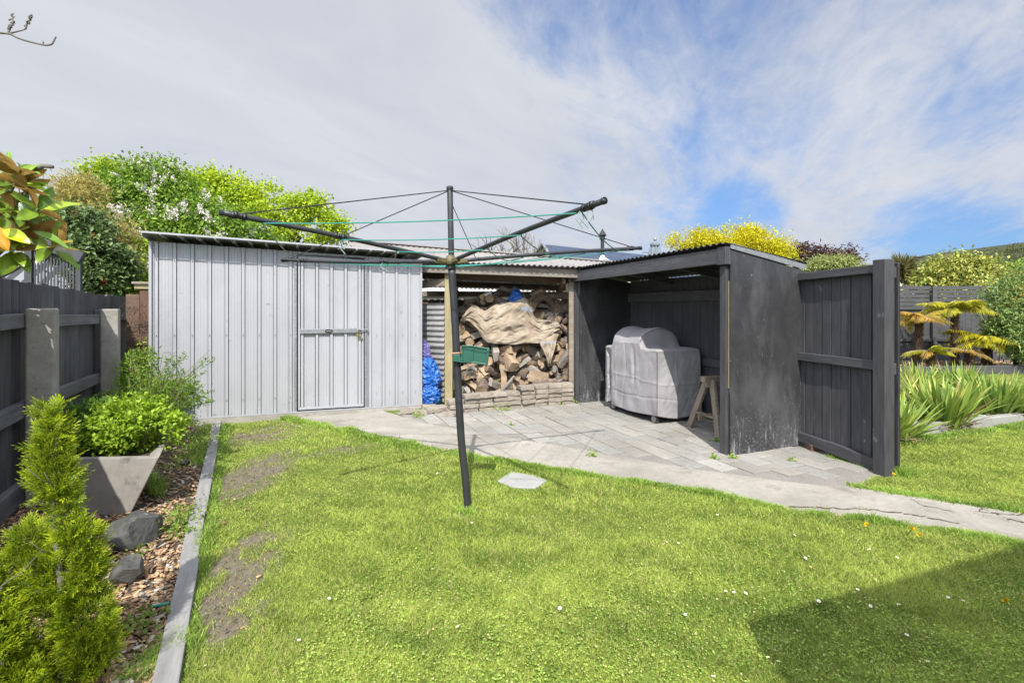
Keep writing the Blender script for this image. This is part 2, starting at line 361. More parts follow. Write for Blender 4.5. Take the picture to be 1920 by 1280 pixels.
def np_mesh(name, v, f, mats, cols=None, smooth=False):
    me = bpy.data.meshes.new(name); k = f.shape[1]
    me.vertices.add(len(v)); me.vertices.foreach_set('co', np.ascontiguousarray(v, np.float32).ravel())
    me.loops.add(f.size); me.loops.foreach_set('vertex_index', np.ascontiguousarray(f, np.int32).ravel())
    me.polygons.add(len(f)); me.polygons.foreach_set('loop_start', np.arange(0, f.size, k, dtype=np.int32))
    me.polygons.foreach_set('loop_total', np.full(len(f), k, np.int32))
    if not isinstance(mats, (list, tuple)): mats = [mats]
    for m in mats: me.materials.append(m)
    me.update(calc_edges=True)
    if smooth: me.polygons.foreach_set('use_smooth', np.ones(len(f), bool))
    if cols is not None:
        ca = me.color_attributes.new('Col', 'FLOAT_COLOR', 'POINT')
        c4 = np.ones((len(v), 4), np.float32); c4[:, :cols.shape[1]] = cols
        ca.data.foreach_set('color', c4.ravel())
    me.validate(); return me
def np_obj(name, v, f, mats, cols=None, parent=None, smooth=False):
    o = bpy.data.objects.new(name, np_mesh(name, v, f, mats, cols, smooth)); COL.objects.link(o)
    if parent: o.parent = parent
    return o
gm, nt, b = new_mat('lawn_ground')
a = node(nt, 'ShaderNodeVertexColor', layer_name='Col')
c = coords(nt, Z3, 1, False, True)
turf = ramp(nt, noise(nt, c, 9, 8, .7), [(.3,(.075,.105,.022)),(.7,(.15,.19,.04))])
earth = ramp(nt, noise(nt, c, 24, 8, .7), [(.3,(.12,.098,.074)),(.7,(.21,.175,.135))])
col = mix(nt, a.outputs[0], turf, earth)
nt.links.new(col, b.inputs['Base Color']); b.inputs['Roughness'].default_value = 1; b.inputs['Specular IOR Level'].default_value = .1
bn = node(nt, 'ShaderNodeBump', i_Strength=.8, i_Distance=.012); nt.links.new(noise(nt, c, 45, 8, .75), bn.inputs['Height']); nt.links.new(bn.outputs[0], b.inputs['Normal'])
tag(np_obj('ground', gv, gf, gm, np.repeat(bm_.reshape(-1,1), 3, 1)), kind='structure')
sheet('concrete_path', ccw([tuple(p) for p in PATH]), .008, M['path'])
sheet('patio_grit_bed', ccw(PATIO), .004, M['gravel'])
# cracks in the path
mb = MB()
def crackline(pts, w):
    q = [G(*p) for p in pts]; fine = []
    for i in range(len(q)-1):
        for t in np.linspace(0, 1, 9)[:-1]:
            fine.append(q[i].lerp(q[i+1], t) + Vector((RN.uniform(-.012,.012), RN.uniform(-.012,.012), 0)))
    fine.append(q[-1]); vs = []
    for p in fine:
        ww = w*RN.uniform(.4,1.3); vs += [(p.x-ww*.3, p.y-ww, .0115), (p.x+ww*.3, p.y+ww, .0115)]
    mb.add(vs, [(2*i, 2*i+2, 2*i+3, 2*i+1) for i in range(len(fine)-1)])
crackline([(1480,952),(1560,955),(1620,957),(1690,964),(1740,972),(1800,984)], .006)
crackline([(1800,938),(1850,958),(1890,975),(1925,984)], .007)
crackline([(1850,946),(1835,962),(1900,968),(1925,966)], .005)
crackline([(1700,932),(1730,950),(1790,962)], .004)
tag(mb.build('path_cracks', M['soil']), kind='structure')
# pavers laid in bond, whole pavers only, so that the border against the path is stepped
mb = MB(); pl, pw, gap = .302, .202, .0075
pat = ccw(PATIO)
for j in range(-14, 12):
    for i in range(-8, 18):
        x0 = i*pl + (j % 2)*pl*.5; y0 = j*pw
        cs = [SH(x0+dx, y0+dy) for dx, dy in ((0,0),(pl,0),(pl,pw),(0,pw))]
        ct = SH(x0+pl/2, y0+pw/2)
        ins = inside([p.x for p in cs]+[ct.x], [p.y for p in cs]+[ct.y], pat)
        if ins.sum() < 5: continue
        t = RN.uniform(.86, 1.03); w = RN.uniform(-.03,.03)
        if RN.random() < .09: t = RN.uniform(1.08, 1.2)
        mb.col = (t*(1+w), t, t*(1-w))
        z = .014 + RN.uniform(-.003, .004); tl = [RN.uniform(-.002,.002) for _ in range(4)]
        q = [SH(x0+dx, y0+dy) for dx, dy in ((gap,gap),(pl-gap,gap),(pl-gap,pw-gap),(gap,pw-gap))]
        e = .006; q2 = [SH(x0+dx, y0+dy) for dx, dy in ((gap+e,gap+e),(pl-gap-e,gap+e),(pl-gap-e,pw-gap-e),(gap+e,pw-gap-e))]
        vs = [(p.x,p.y,.002) for p in q] + [(p.x,p.y,z-.004+h) for p,h in zip(q,tl)] + [(p.x,p.y,z+h) for p,h in zip(q2,tl)]
        fs = [(a0,(a0+1)%4,4+(a0+1)%4,4+a0) for a0 in range(4)] + [(4+a0,4+(a0+1)%4,8+(a0+1)%4,8+a0) for a0 in range(4)] + [(8,9,10,11)]
        mb.add(vs, fs)
tag(mb.build('patio_paving', M['paver'], color=True), kind='structure')
# mulch bed ground on the left, fern bed and flax bed on the right
FD = Vector((-.4806,.8769,0)); FN = Vector((.8769,.4806,0))          # along the left fence / towards the lawn
FB = Vector((-3.235,3.42,0)); EB = Vector((-3.39,5.79,0))
bed = [EB, EB-FD*5.6, EB-FD*5.6-FN*1.5, EB-FN*1.5]
sheet('mulch_bed', ccw([tuple(p[:2]) for p in bed]), .004, M['soil'])
FLAXBED = [K0+KN*.1, K0+KD*3.35+KN*.1, K0+KD*3.0+KN*2.2, K0+KN*1.6-KD*.2]
sheet('flax_bed', ccw([tuple(p[:2]) for p in FLAXBED]), .006, M['soil'])
FERNBED = [(5.5,9.9),(14,10.75),(14,14),(5.5,14)]
sheet('fern_bed', ccw(FERNBED), .05, M['soil'])

# ================================================================ GARDEN SHED
SA = math.atan2(1.23, 2.8); SL = 3.06
shed = thing('garden_shed', 'pale grey ribbed metal garden shed with a barred door', 'shed', (-4.05,5.56,0), SA)
zb = lambda x: .095 - .017*x
zt = lambda x: 2.10 - .030*x
def ribprofile(x0, x1, pitch, off, depth, micro=True):
    pts = [(x0, 0)]; x = off
    while x < x1:
        seq = [(x-.009, 0), (x-.008, .013), (x-.001, .013), (x, -depth), (x+.028, -depth), (x+.030, .013), (x+.036, .013), (x+.037, 0)]
        if micro:
            for q in (.062,.092,.122,.148): seq += [(x+q-.003, 0), (x+q, -.0022), (x+q+.003, 0)]
        pts += [p for p in seq if x0 < p[0] < x1]; x += pitch
    pts.append((x1, 0)); return pts
def ribwall(mb, prof, y, zlo, zhi):
    mb.grid([[(x, y+d, zlo(x)), (x, y+d, zhi(x))] for x, d in prof])
D0, D1 = 1.505, 2.312
for (a0, b0) in ((0.012, D0-.03), (D1+.03, SL-.012)):
    mb = MB(); ribwall(mb, ribprofile(a0, b0, .172, a0+.03, .017), 0, zb, zt); mb.build('front_wall', M['shed'], shed, solid=.002)
mb = MB(); ribwall(mb, ribprofile(D0-.03, D1+.03, .172, D0+.02, .017), 0, lambda x: 2.0-.022*x+.06, zt); mb.build('front_wall', M['shed'], shed, solid=.002)
for x in (0.0, SL):
    mb = MB(); mb.box((x-.014,-.026,zb(x)), (x+.014,.02,zt(x))); mb.build('corner_flashing', M['shed'], shed, bevel=.003)
mb = MB()
mb.add([(0,.01,zb(0)),(0,1.5,zb(0)),(0,1.5,1.98),(0,.01,zt(0))], [(0,1,2,3)])
mb.add([(SL,.01,zb(SL)),(SL,1.5,zb(SL)),(SL,1.5,1.88),(SL,.01,zt(SL))], [(0,1,2,3)])
mb.add([(0,1.5,zb(0)),(SL,1.5,zb(SL)),(SL,1.5,1.88),(0,1.5,1.98)], [(0,1,2,3)])
mb.build('rear_walls', M['shed'], shed, solid=.004)
# roof: ribbed sheet with overhang, bright front flashing
mb = MB(); x0, x1 = -.03, SL+.06
pr = []; x = x0
while x < x1: pr += [(x,0),(x+.012,-.026),(x+.142,-.026),(x+.152,0)]; x += .172
pr = [(px_, d) for px_, d in pr if px_ <= x1]
mb.grid([[(px_, yy, zt(px_)+.012-d*1.0 + .03 - .055*yy) for yy in (-.21, .6, 1.6)] for px_, d in pr])
mb.build('roof', M['shed'], shed, solid=.002)
mb = MB(); mb.beam((x0,-.222,zt(x0)+.075),(x1,-.222,zt(x1)+.075),.006,.020); mb.beam((x0-.004,-.22,zt(x0)+.06),(x0-.004,1.6,zt(x0)-.03),.006,.05)
mb.build('roof_flashing', M['shed'], shed)
mb = MB(); mb.beam((.03,.035,zt(0)-.04),(SL-.03,.035,zt(SL)-.04),.05,.05); mb.build('top_rail', M['galv'], shed)
mb = MB(); mb.tube([(0,-.020,0),(0,-.029,0)], .0055, 6); scm = mb.mesh('screw_head', M['galv']); x = .054
while x < SL:
    if not D0-.06 < x < D1+.06:
        for z in (.28,1.05,1.9):
            o = bpy.data.objects.new('screw_head', scm); COL.objects.link(o); o.parent = shed; o.location = (x,0,z-.015*x)
    x += .172
# door
mb = MB(); dzb = lambda x: zb(x)+.02; dzt = lambda x: 2.0-.022*x+.03
ribwall(mb, ribprofile(D0+.014, D1-.012, .172, D0+.045, .022), -.0, lambda x: dzb(x)+.028, lambda x: dzt(x)-.028)
door = mb.build('door', M['shed'], shed, solid=.002)
mb = MB()
mb.beam((D0+.012,-.014,dzb(D0)+.015),(D1-.01,-.014,dzb(D1)+.015),.016,.032); mb.beam((D0+.012,-.014,dzt(D0)-.015),(D1-.01,-.014,dzt(D1)-.015),.016,.032)
mb.box((D0+.012,-.021,dzb(D0)+.032),(D0+.034,-.005,dzt(D0)-.032)); mb.box((D1-.032,-.021,dzb(D1)+.032),(D1-.01,-.005,dzt(D1)-.032))
mb.build('door_edge_trim', M['shed'], door, bevel=.002)
mb = MB(); mb.box((D0+.035,-.040,1.035),(D1-.035,-.023,1.092)); bar = mb.build('door_bar', M['galv'], door, bevel=.003)
cxb = D0+.37
mb = MB(); pts = [(cxb+.047*math.cos(t), .021*math.sin(t)) for t in np.linspace(0,2*math.pi,25)[:-1]]
mb.add([(x,-.0415,1.065+z) for x,z in pts]+[(x,-.047,1.065+z) for x,z in pts], [tuple(range(24,48))]+[(i,(i+1)%24,24+(i+1)%24,24+i) for i in range(24)])
mb.build('badge', M['badge'], door)
mb = MB()
for k in range(5):
    xx = cxb-.030+.0125*k
    mb.box((xx,-.0485,1.058),(xx+.003,-.0475,1.072)); mb.box((xx+.004,-.0485,1.058),(xx+.009,-.0475,1.061)); mb.box((xx+.004,-.0485,1.069),(xx+.009,-.0475,1.072))
mb.build('badge_print', M['ivory'], door)
mb = MB(); mb.tube([(D1-.10,-.055,1.075),(D1+.045,-.055,1.075)], .007); mb.box((D1-.10,-.052,1.062),(D1-.085,-.024,1.088)); mb.box((D1+.02,-.052,1.062),(D1+.034,-.018,1.088)); mb.tube([(D1-.092,-.055,1.075),(D1-.092,-.062,1.045)],.005)
mb.build('bolt', M['galv'], door)
mb = MB(); mb.tube([(D1-.09,-.06,1.06),(D1-.096,-.06,1.03),(D1-.07,-.06,1.03),(D1-.076,-.06,1.06)], .004, 6); mb.box((D1-.105,-.07,.985),(D1-.066,-.05,1.025))
mb.build('padlock', M['brass'], door, bevel=.003)
mb = MB(); mb.tube([(D1-.035,-.022,.955),(D1-.035,-.036,.955)],.014); mb.build('knob', M['brass'], door)
mb = MB()
for x in (D0-.018, D1+.018): mb.box((x-.015,-.024,zb(x)),(x+.015,.0,dzt(x)+.02))
mb.build('door_frame', M['galv'], shed, bevel=.002)
mb = MB(); mb.box((D0-.01,.01,zb(D0)),(D1+.01,.02,dzt(D0)+.02)); mb.build('door_recess', M['dark'], shed)
mb = MB(); mb.beam((-.03,-.03,zb(0)-.002),(SL+.02,-.03,zb(SL)-.002),.012,.014); mb.build('base_trim', M['shed'], shed)
mb = MB(); n = 34; top = []; bot = []
for i in range(n+1):
    x = -.06+(SL+.16)*i/n; j = RN.uniform(-.012,.012)
    top.append((x,-.055+j,zb(x)-.012)); bot.append((x,-.075+j*1.6,-.01))
mb.grid([bot, top]); mb.grid([top, [(p[0],.05,p[2]) for p in top]]); mb.build('concrete_slab', M['conc'], shed)

# ================================================================ BARBECUE SHELTER
shel = thing('barbecue_shelter', 'black painted open fronted lean-to shelter on the patio', 'shelter', SH_O, SH_A)
W_ = 2.73; Dp = .95
zf = lambda x: 1.865 + .012*x          # top of the beam
def roofz(x, y): return zf(x) + .02 + (1.735 - zf(x))*(y/Dp)
mb = MB(); mb.box((W_-.012,.012,.015),(W_+.003,Dp,1.70)); o = mb.build('side_panel', M['ply'], shel)
for v in o.data.vertices:
    if v.co.z > 1: v.co.z = roofz(W_, v.co.y) - .03
mb = MB(); mb.box((0.0,.05,.015),(.012,Dp,1.70)); o = mb.build('side_panel', M['ply'], shel)
for v in o.data.vertices:
    if v.co.z > 1: v.co.z = roofz(0, v.co.y) - .03
mb = MB(); mb.box((W_-.105,-.012,.0),(W_-.032,.06,1.74)); mb.build('front_post', M['char'], shel, bevel=.004)
mb = MB(); mb.box((W_-.030,.012,.62),(W_-.020,.05,1.60)); mb.build('edge_strip', M['pine'], shel, bevel=.002)
mb = MB(); mb.box((-.085,-.01,0),(-.015,.06,1.74)); mb.build('front_post', M['char'], shel, bevel=.004)
mb = MB(); mb.box((-.014,.0,.0),(.0,.05,1.72)); mb.build('edge_strip', M['char'], shel, bevel=.002)
mb = MB(); mb.beam((-.12,-.03,zf(0)-.07),(W_-.10,-.03,zf(W_)-.07),.04,.14); mb.build('front_beam', M['char_h'], shel, bevel=.004)
mb = MB(); mb.box((W_-.098,-.055,zf(W_)-.15),(W_+.004,.01,zf(W_)+.012)); mb.build('beam_end_block', M['char'], shel, bevel=.004)
mb = MB(); mb.beam((W_+.012,.0,roofz(W_,0)-.0),(W_+.012,Dp+.03,roofz(W_,Dp)-.0),.006,.05); mb.build('barge_flashing', M['galv'], shel)
mb = MB(); d = Vector((0,Dp+.12,roofz(0,Dp+.12)-roofz(0,0)))
corr(mb, (-.2,-.075,roofz(-.2,-.075)+.012), (1,0,.012), W_+.22, d, d.length, (0,0,1), .076, .011)
mb.build('roof', M['roof_dark'], shel, solid=.002)
mb = MB(); x = .0
while x < W_-.05:
    w = RN.choice((.095,.1,.105)); mb.box((x+.002,Dp-.022+RN.uniform(-.003,.003),.04),(min(x+w-.002,W_-.012),Dp,1.752)); x += w
mb.build('back_boards', M['char'], shel, bevel=.002)
mb = MB(); mb.box((.014,Dp-.075,1.44),(W_-.014,Dp-.024,1.57)); mb.build('back_rail', M['char_h'], shel, bevel=.004)
mb = MB(); mb.box((.014,Dp-.065,.66),(W_-.014,Dp-.024,.75)); mb.build('back_rail', M['char_h'], shel, bevel=.004)
for x in (.9, 1.8):
    mb = MB(); mb.beam((x,.0,roofz(x,0)-.055),(x,Dp,roofz(x,Dp)-.055),.045,.07); mb.build('rafter', M['char_h'], shel)

# ================================================================ SCREEN FENCE BESIDE THE SHELTER
fl = .80
scr = thing('screen_fence', 'short charcoal board screen joined to the shelter with a thick end post', 'fence', SH(W_+.004,Dp-.05), SH_A-rad(9.0))
mb = MB(); x = -.06; zg = 1.70
while x < fl-.03:
    w = .098; mb.box((x+.003,.035+RN.uniform(-.004,.004),.10-.05*x),(x+w-.004,.055,1.69)); x += w
mb.build('boards', M['char'], scr, bevel=.002)
for z0, z1, zz0, zz1 in ((1.62,1.69,1.645,1.71),(.845,.92,.845,.92)):
    mb = MB(); mb.beam((.0,.008,(z0+z1)/2),(fl,.008,(zz0+zz1)/2),.05,z1-z0); mb.build('rail', M['char_h'], scr, bevel=.004)
mb = MB(); mb.beam((0,.01,.10),(fl*.4,.01,.088),.045,.09); mb.beam((fl*.4,.01,.088),(fl,.01,.055),.045,.10); mb.build('rail', M['char_h'], scr, bevel=.004)
mb = MB(); mb.box((fl,-.05,-.02),(fl+.105,.05,1.745)); mb.build('end_post', M['char'], scr, bevel=.005)
mb = MB(); mb.box((fl+.03,.098,0),(fl+.095,.12,1.72)); mb.build('rear_cover_board', M['char'], scr, bevel=.004)
for z in (1.64, .86):
    mb = MB(); mb.box((.0,.057,z-.045),(fl+.085,.095,z+.045)); mb.build('rail', M['char_h'], scr, bevel=.003)
mb = MB(); x = 0.
while x < fl: mb.box((x,.097,.06),(x+.095,.115,1.69)); x += .1
mb.build('boards', M['char'], scr)

# ================================================================ WOODSHED
ws = thing('woodshed', 'open timber firewood lean-to roofed in corrugated iron', 'woodshed', (-.89,7.0,0), 0)
# local x across to the right, y back
mb = MB(); mb.box((-.055,-.055,0),(.055,.055,1.97)); mb.build('front_post', M['pine'], ws, bevel=.006)
mb = MB(); mb.box((1.70,.05,0),(1.79,.13,1.84)); mb.build('front_post', M['oldwood'], ws, bevel=.005)
mb = MB(); mb.box((1.55,1.35,0),(1.65,1.45,1.6)); mb.build('rear_post', M['oldwood'], ws, bevel=.005)
mb = MB(); mb.box((-1.0,1.35,0),(-.9,1.45,1.7)); mb.build('rear_post', M['oldwood'], ws, bevel=.005)
mb = MB(); mb.box((-.12,1.35,0),(-.03,1.45,1.7)); mb.build('rear_post', M['brownwood'], ws, bevel=.005)
rz0 = lambda x: 1.955 - .036*x
def wr(x, y): return rz0(x) - .155*(y+.2)
mb = MB(); d = Vector((0,1.85,-.155*1.85))
corr(mb, (-.55,-.22,rz0(-.55)+.03), (1,0,-.036), 2.42, d, d.length, (0,0,1), .076, .011)
mb.build('roof', M['galv_dull'], ws, solid=.002)
mb = MB(); mb.beam((-.45,-.1,wr(-.45,-.1)-.045),(1.80,-.1,wr(1.80,-.1)-.045),.05,.115); mb.build('front_beam', M['greywood'], ws, bevel=.004)
mb = MB(); mb.beam((-.5,.38,wr(-.5,.38)-.04),(1.8,.38,wr(1.8,.38)-.04),.05,.085); mb.build('purlin', M['brownwood'], ws, bevel=.004)
mb = MB(); mb.beam((-1.0,.95,wr(-1,.95)-.04),(1.75,.95,wr(1.75,.95)-.04),.05,.085); mb.build('purlin', M['brownwood'], ws, bevel=.004)
mb = MB(); mb.beam((-1.0,1.40,1.60),(1.75,1.40,1.585),.045,.09); mb.build('rear_rail', M['oldwood'], ws, bevel=.004)
for x in (-.02, 1.62):
    mb = MB(); mb.beam((x,-.05,wr(x,-.05)-.13),(x,1.42,wr(x,1.42)-.13),.045,.09); mb.build('rafter', M['brownwood'], ws, bevel=.004)
mb = MB(); mb.beam((-.05,-.02,1.715),(-.85,.45,1.66),.045,.10); mb.build('side_rail', M['oldwood'], ws, bevel=.004)
sd = Vector((-.86,.5,0)).normalized(); sn = Vector((-sd.y*-1,0,0)); sn = sd.cross(Vector((0,0,1)))
mb = MB(); corr(mb, (-.06,-.03,.78), (0,0,1), .64, sd, .9, sn, .076, .012); mb.build('side_sheet', M['galv_dull'], ws, solid=.002)
mb = MB(); corr(mb, (-.06,-.05,.02), (0,0,1), .78, sd, .9, sn, .076, .012, ph=1.0); mb.build('side_sheet', M['galv_dull'], ws, solid=.002)
mb = MB()
for k in range(13): mb.box((-.95+k*.205,1.47,.04),(-.95+k*.205+.2,1.49,1.5))
mb.build('back_boards', M['brownwood'], ws)

# ================================================================ LEFT BOUNDARY FENCE
fa = math.atan2(FD.y, FD.x) - math.pi/2      # local y along the fence, local x towards the lawn
fen = thing('timber_fence', 'black stained paling fence on concrete posts along the left boundary', 'fence', FB, fa)
mb = MB(); y = -2.6; k = 0
while y < 4.45:
    w = RN.uniform(.135,.15); t = RN.uniform(.7,1.25); mb.col = (t,t,t)
    h = 1.535 - .006*y + RN.uniform(-.012,.012) - .02*(y > 1.3)
    mb.box((-.155+RN.uniform(-.004,.004),y+.002,.06),(-.135,y+w-.002,h)); y += w; k += 1
mb.build('palings', M['oldfence'], fen, color=True, bevel=.002)
for z, h in ((1.265,.095),(.66,.10),(.12,.14)):
    for y0, y1 in ((-2.6,-.012),(.012,2.028),(2.052,4.1)):
        mb = MB(); mb.beam((-.105,y0,z+.012*y0+RN.uniform(-.008,.008)),(-.105,y1,z+RN.uniform(-.008,.008)-.012*y1),.055,h); mb.build('rail', M['oldrail'], fen, bevel=.005)
for y, h in ((-2.2,1.36),(0.0,1.355),(2.04,1.345)):
    mb = MB(); n = 7
    vs = [(-.075,-.065),(.075,-.058),(.075,.058),(-.075,.065)]
    mb.prism([(x_, y+y_) for x_, y_ in vs], -.05, h+RN.uniform(-.005,.005)); mb.build('concrete_post', M['conc_post'], fen, bevel=.012)
# board and cap where the fence meets the shed
side = thing('side_gate', 'narrow red-brown timber infill with a pale cap between fence and shed', 'gate', (-4.52,6.02,0), SA)
mb = MB(); mb.box((.0,0,0),(.115,.025,1.58)); mb.build('board', M['redwood'], side, bevel=.004)
mb = MB(); mb.box((.12,.006,0),(.22,.03,1.58)); mb.build('board', M['redwood'], side, bevel=.004)
mb = MB(); mb.box((-.14,.012,0),(-.004,.035,1.52)); mb.build('board', M['brownwood'], side, bevel=.004)
mb = MB(); mb.box((-.05,-.02,1.585),(.27,.07,1.64)); mb.build('top_rail', M['pine'], side, bevel=.004)
mb = MB(); mb.box((-.07,-.05,1.643),(.29,.09,1.67)); mb.build('cap', M['oldwood'], side, bevel=.004)
mb = MB(); mb.box((.225,-.03,0),(.27,.03,1.583)); mb.build('post', M['pine'], side, bevel=.005)
mb = MB(); mb.box((-.06,-.015,.90),(.22,-.002,.99)); mb.build('mid_rail', M['redwood'], side, bevel=.004)
# neighbours' trellis shelter seen over the fence
tr = thing('trellis_screen', 'grey stained garden trellis with a sloping cap board above the fence', 'trellis', (-6.0,5.55,0), SA+rad(4))
mb = MB()
for k in range(14): mb.box((.485+k*.029,0,1.0),(.485+k*.029+.015,.02,2.06-.0125*k))
mb.build('vertical_slats', M['lattice'], tr)
mb = MB()
for k in range(9):
    x = -1.25+k*.16
    mb.beam((x,.012,1.05),(x+.75,.012,1.90),.05,.012,up=(0,1,0)); mb.beam((x+.75,.026,1.05),(x,.026,1.90),.05,.012,up=(0,1,0))
mb.build('lattice_panel', M['lattice'], tr)
mb = MB(); mb.box((.41,-.03,.9),(.475,.05,2.1)); mb.build('post', M['lattice'], tr, bevel=.004)
mb = MB(); mb.box((.885,-.03,.9),(.915,.05,1.9)); mb.build('post', M['lattice'], tr, bevel=.004)
mb = MB(); mb.beam((.36,.01,2.19),(.93,.01,1.955),.14,.125); mb.build('cap_board', M['lattice'], tr, bevel=.006)

# ================================================================ EDGING, KERBS
eb = thing('edging_board', 'weathered grey edging boards between the bark mulch and lawn', 'edging', EB, fa)
for y0, y1, dx in ((0,-1.26,0),(-1.264,-2.92,.006),(-2.924,-3.62,-.004),(-3.624,-5.6,.006)):
    mb = MB(); mb.beam((-.045+dx,y0,.012),(-.045+dx*.4,y1,.012+RN.uniform(-.006,.006)),.085,.06); mb.build('board', M['edge'], eb, bevel=.006)
kb = thing('flax_kerb', 'pale concrete kerb in blocks along the front of the flax bed', 'kerb', K0, math.atan2(KD.y,KD.x))
for k, (a0, b0) in enumerate(((0,.30),(.303,1.25),(1.253,2.12),(2.123,2.66),(2.663,3.5))):
    mb = MB(); mb.box((a0,0,-.02),(b0,.10,.115+RN.uniform(-.003,.003))); mb.build('kerb_block', M['kerb'], kb, bevel=.008)
mb = MB(); mb.beam((2.72,.1,.045),(2.2,2.1,.045),.09,.13); mb.build('kerb_block', M['kerb'], kb, bevel=.006)
fk = thing('fern_bed_kerb', 'dark timber edging in front of the tree fern bed', 'kerb', (5.4,9.75,0), rad(5.5))
mb = MB(); mb.box((0,0,-.02),(8.6,.10,.17)); mb.build('edging_plank', M['slat'], fk, bevel=.008)

# ================================================================ BACK RIGHT FENCE
bf = thing('slatted_fence', 'dark board fence topped with horizontal slats behind the tree ferns', 'fence', (8.7,12.0,0), rad(2))
mb = MB()
for k in range(30): mb.box((-1.4+k*.15,0,.03),(-1.4+k*.15+.146,.02,1.36)); 
mb.build('boards', M['slat'], bf)
mb = MB()
for k in range(5): mb.box((-1.4,0,1.41+k*.1),(3.1,.02,1.41+k*.1+.082))
mb.build('top_slats', M['slat'], bf)
for z in (.55,1.32):
    mb = MB(); mb.box((-1.4,-.045,z),(3.1,-.004,z+.07)); mb.build('rail', M['slat'], bf)
for x in (-.3,1.45,2.95):
    mb = MB(); mb.box((x,-.09,0),(x+.11,-.047,1.88)); mb.build('post', M['slat'], bf)
bf2 = thing('side_paling_fence', 'dark paling fence in shade beyond the end of the slatted fence', 'fence', (11.9,12.1,0), rad(-4))
mb = MB()
for k in range(24): mb.box((k*.15,0,.03),(k*.15+.146,.02,1.5))
mb.build('boards', M['slat'], bf2)
mb = MB(); mb.box((0,-.05,1.2),(3.6,-.004,1.28)); mb.build('rail', M['slat'], bf2)

# ================================================================ NEIGHBOURING BUILDINGS
nb = thing('neighbour_garage', 'long low beige iron roofed garage behind the woodshed', 'garage', (-3.6,10.4,0), rad(6))
mb = MB(); mb.box((-.5,.1,0),(6.6,5.2,1.62)); mb.build('wall', M['palewall'], nb)
mb = MB()
def sl(x0_, x1_, y0_, z0_, y1_, z1_, xr):  # roof slope
    mb.grid([[(x0_+ (x1_-x0_)*i/200, y0_, z0_-.02*(x1_-x0_)*i/200*0 + .012*math.cos(i*1.57)) for i in range(201)], [(x0_-xr+(x1_-x0_+2*0)*i/200, y1_, z1_-.07*(x1_-x0_)*i/200 + .012*math.cos(i*1.57)) for i in range(201)]])
sl(-.40, 6.9, -.15, 1.80, 2.75, 3.13, 0.0)
mb.build('roof', M['beigeroof'], nb, solid=.01)
mb = MB(); mb.add([(-.4,2.75,3.10),(6.9,2.75,2.59),(6.9,5.5,1.7),(-.9,5.5,1.8)],[(0,1,2,3)]); mb.build('rear_roof', M['beigeroof'], nb)
mb = MB(); mb.beam((-.4,2.75,3.15),(6.9,2.75,2.64),.22,.03); mb.build('ridge_cap', M['beigeroof'], nb)
mb = MB(); mb.box((-.9,-.2,1.64),(6.9,-.155,1.79)); mb.build('gutter', M['white'], nb)
mb = MB()
for k in range(5): mb.box((-.5,.08-.012*(k%2),.2+k*.28),(6.6,.099,.2+k*.28+.27))
mb.build('weatherboards', M['palewall'], nb)
nh = thing('blue_roofed_house', 'house under a navy metal gable roof with flue and aerial', 'house', (2.0,19.0,0), rad(8))
mb = MB(); mb.box((-.6,0,0),(7.0,5,2.5)); mb.build('wall', M['palewall'], nh)
mb = MB(); mb.grid([[(-.45,-1.2,2.6),(9.5,-1.2,2.25)],[(-.45,1.6,3.98),(9.5,1.6,3.15)]]); mb.build('roof', M['blueroof'], nh, solid=.03)
mb = MB(); mb.grid([[(-.45,1.6,3.98),(9.5,1.6,3.15)],[(-1.2,4.4,2.7),(9.5,4.4,2.5)]]); mb.build('roof', M['blueroof'], nh, solid=.03)
mb = MB(); mb.beam((-.5,-1.2,2.62),(-.5,1.6,4.02),.10,.09); mb.beam((-.5,1.6,4.02),(-1.25,4.4,2.72),.10,.09); mb.build('barge_board', M['galv'], nh)
mb = MB(); mb.add([(-.3,-1.1,2.5),(-.3,4.3,2.5),(-.3,1.6,3.86)],[(0,1,2)]); mb.build('gable', M['dark'], nh)
fx = 1.75
mb = MB(); mb.tube([(fx,.7,3.2),(fx,.7,4.15)], .075, 12); mb.lathe([(.13,0),(.10,.1),(.17,.16),(.05,.34),(.02,.42)], 12, (fx,.7,4.12)); mb.build('flue', M['dark'], nh)
mb = MB(); mb.lathe([(.3,0),(.1,.12),(.08,.2)], 12, (fx,.7,3.28)); mb.build('flue_flashing', M['white'], nh)
mb = MB(); mb.tube([(4.0,-.6,2.6),(4.0,-.6,3.62)],.022,6); mb.tube([(2.9,-.6,3.48),(5.1,-.6,3.42)],.018,6)
for k in range(14): mb.tube([(2.95+k*.16,-.75,3.47),(2.95+k*.16,-.45,3.47)],.012,4)
mb.build('aerial', M['galv'], nh)
um = thing('patio_umbrella', 'closed grey-blue patio umbrella standing beyond the shelter roof', 'umbrella', tuple(P(1228,578,12.5)[:2])+(0,))
mb = MB(); n = 32; prof = [(.28,1.9),(.25,2.15),(.215,2.4),(.155,2.68),(.10,2.90),(.05,2.98)]
vs = []; fs = []
for r, z in prof:
    for k in range(n): rr = r*(1+.22*math.cos(8*2*math.pi*k/n)); vs.append((rr*math.cos(2*math.pi*k/n), rr*math.sin(2*math.pi*k/n), z))
for i in range(len(prof)-1):
    for k in range(n): fs.append((i*n+k,i*n+(k+1)%n,(i+1)*n+(k+1)%n,(i+1)*n+k))
mb.add(vs, fs); mb.build('canopy', M['umbrella'], um, smooth=True)
mb = MB(); mb.lathe([(.11,2.90),(.13,2.97),(.05,3.03)],12); mb.build('top_cap', M['umbrella'], um, smooth=True)
mb = MB(); mb.tube([(0,0,0),(0,0,3.08)],.022,8); mb.lathe([(.03,3.05),(.045,3.09),(.02,3.14)],10); mb.build('pole', M['galv'], um)
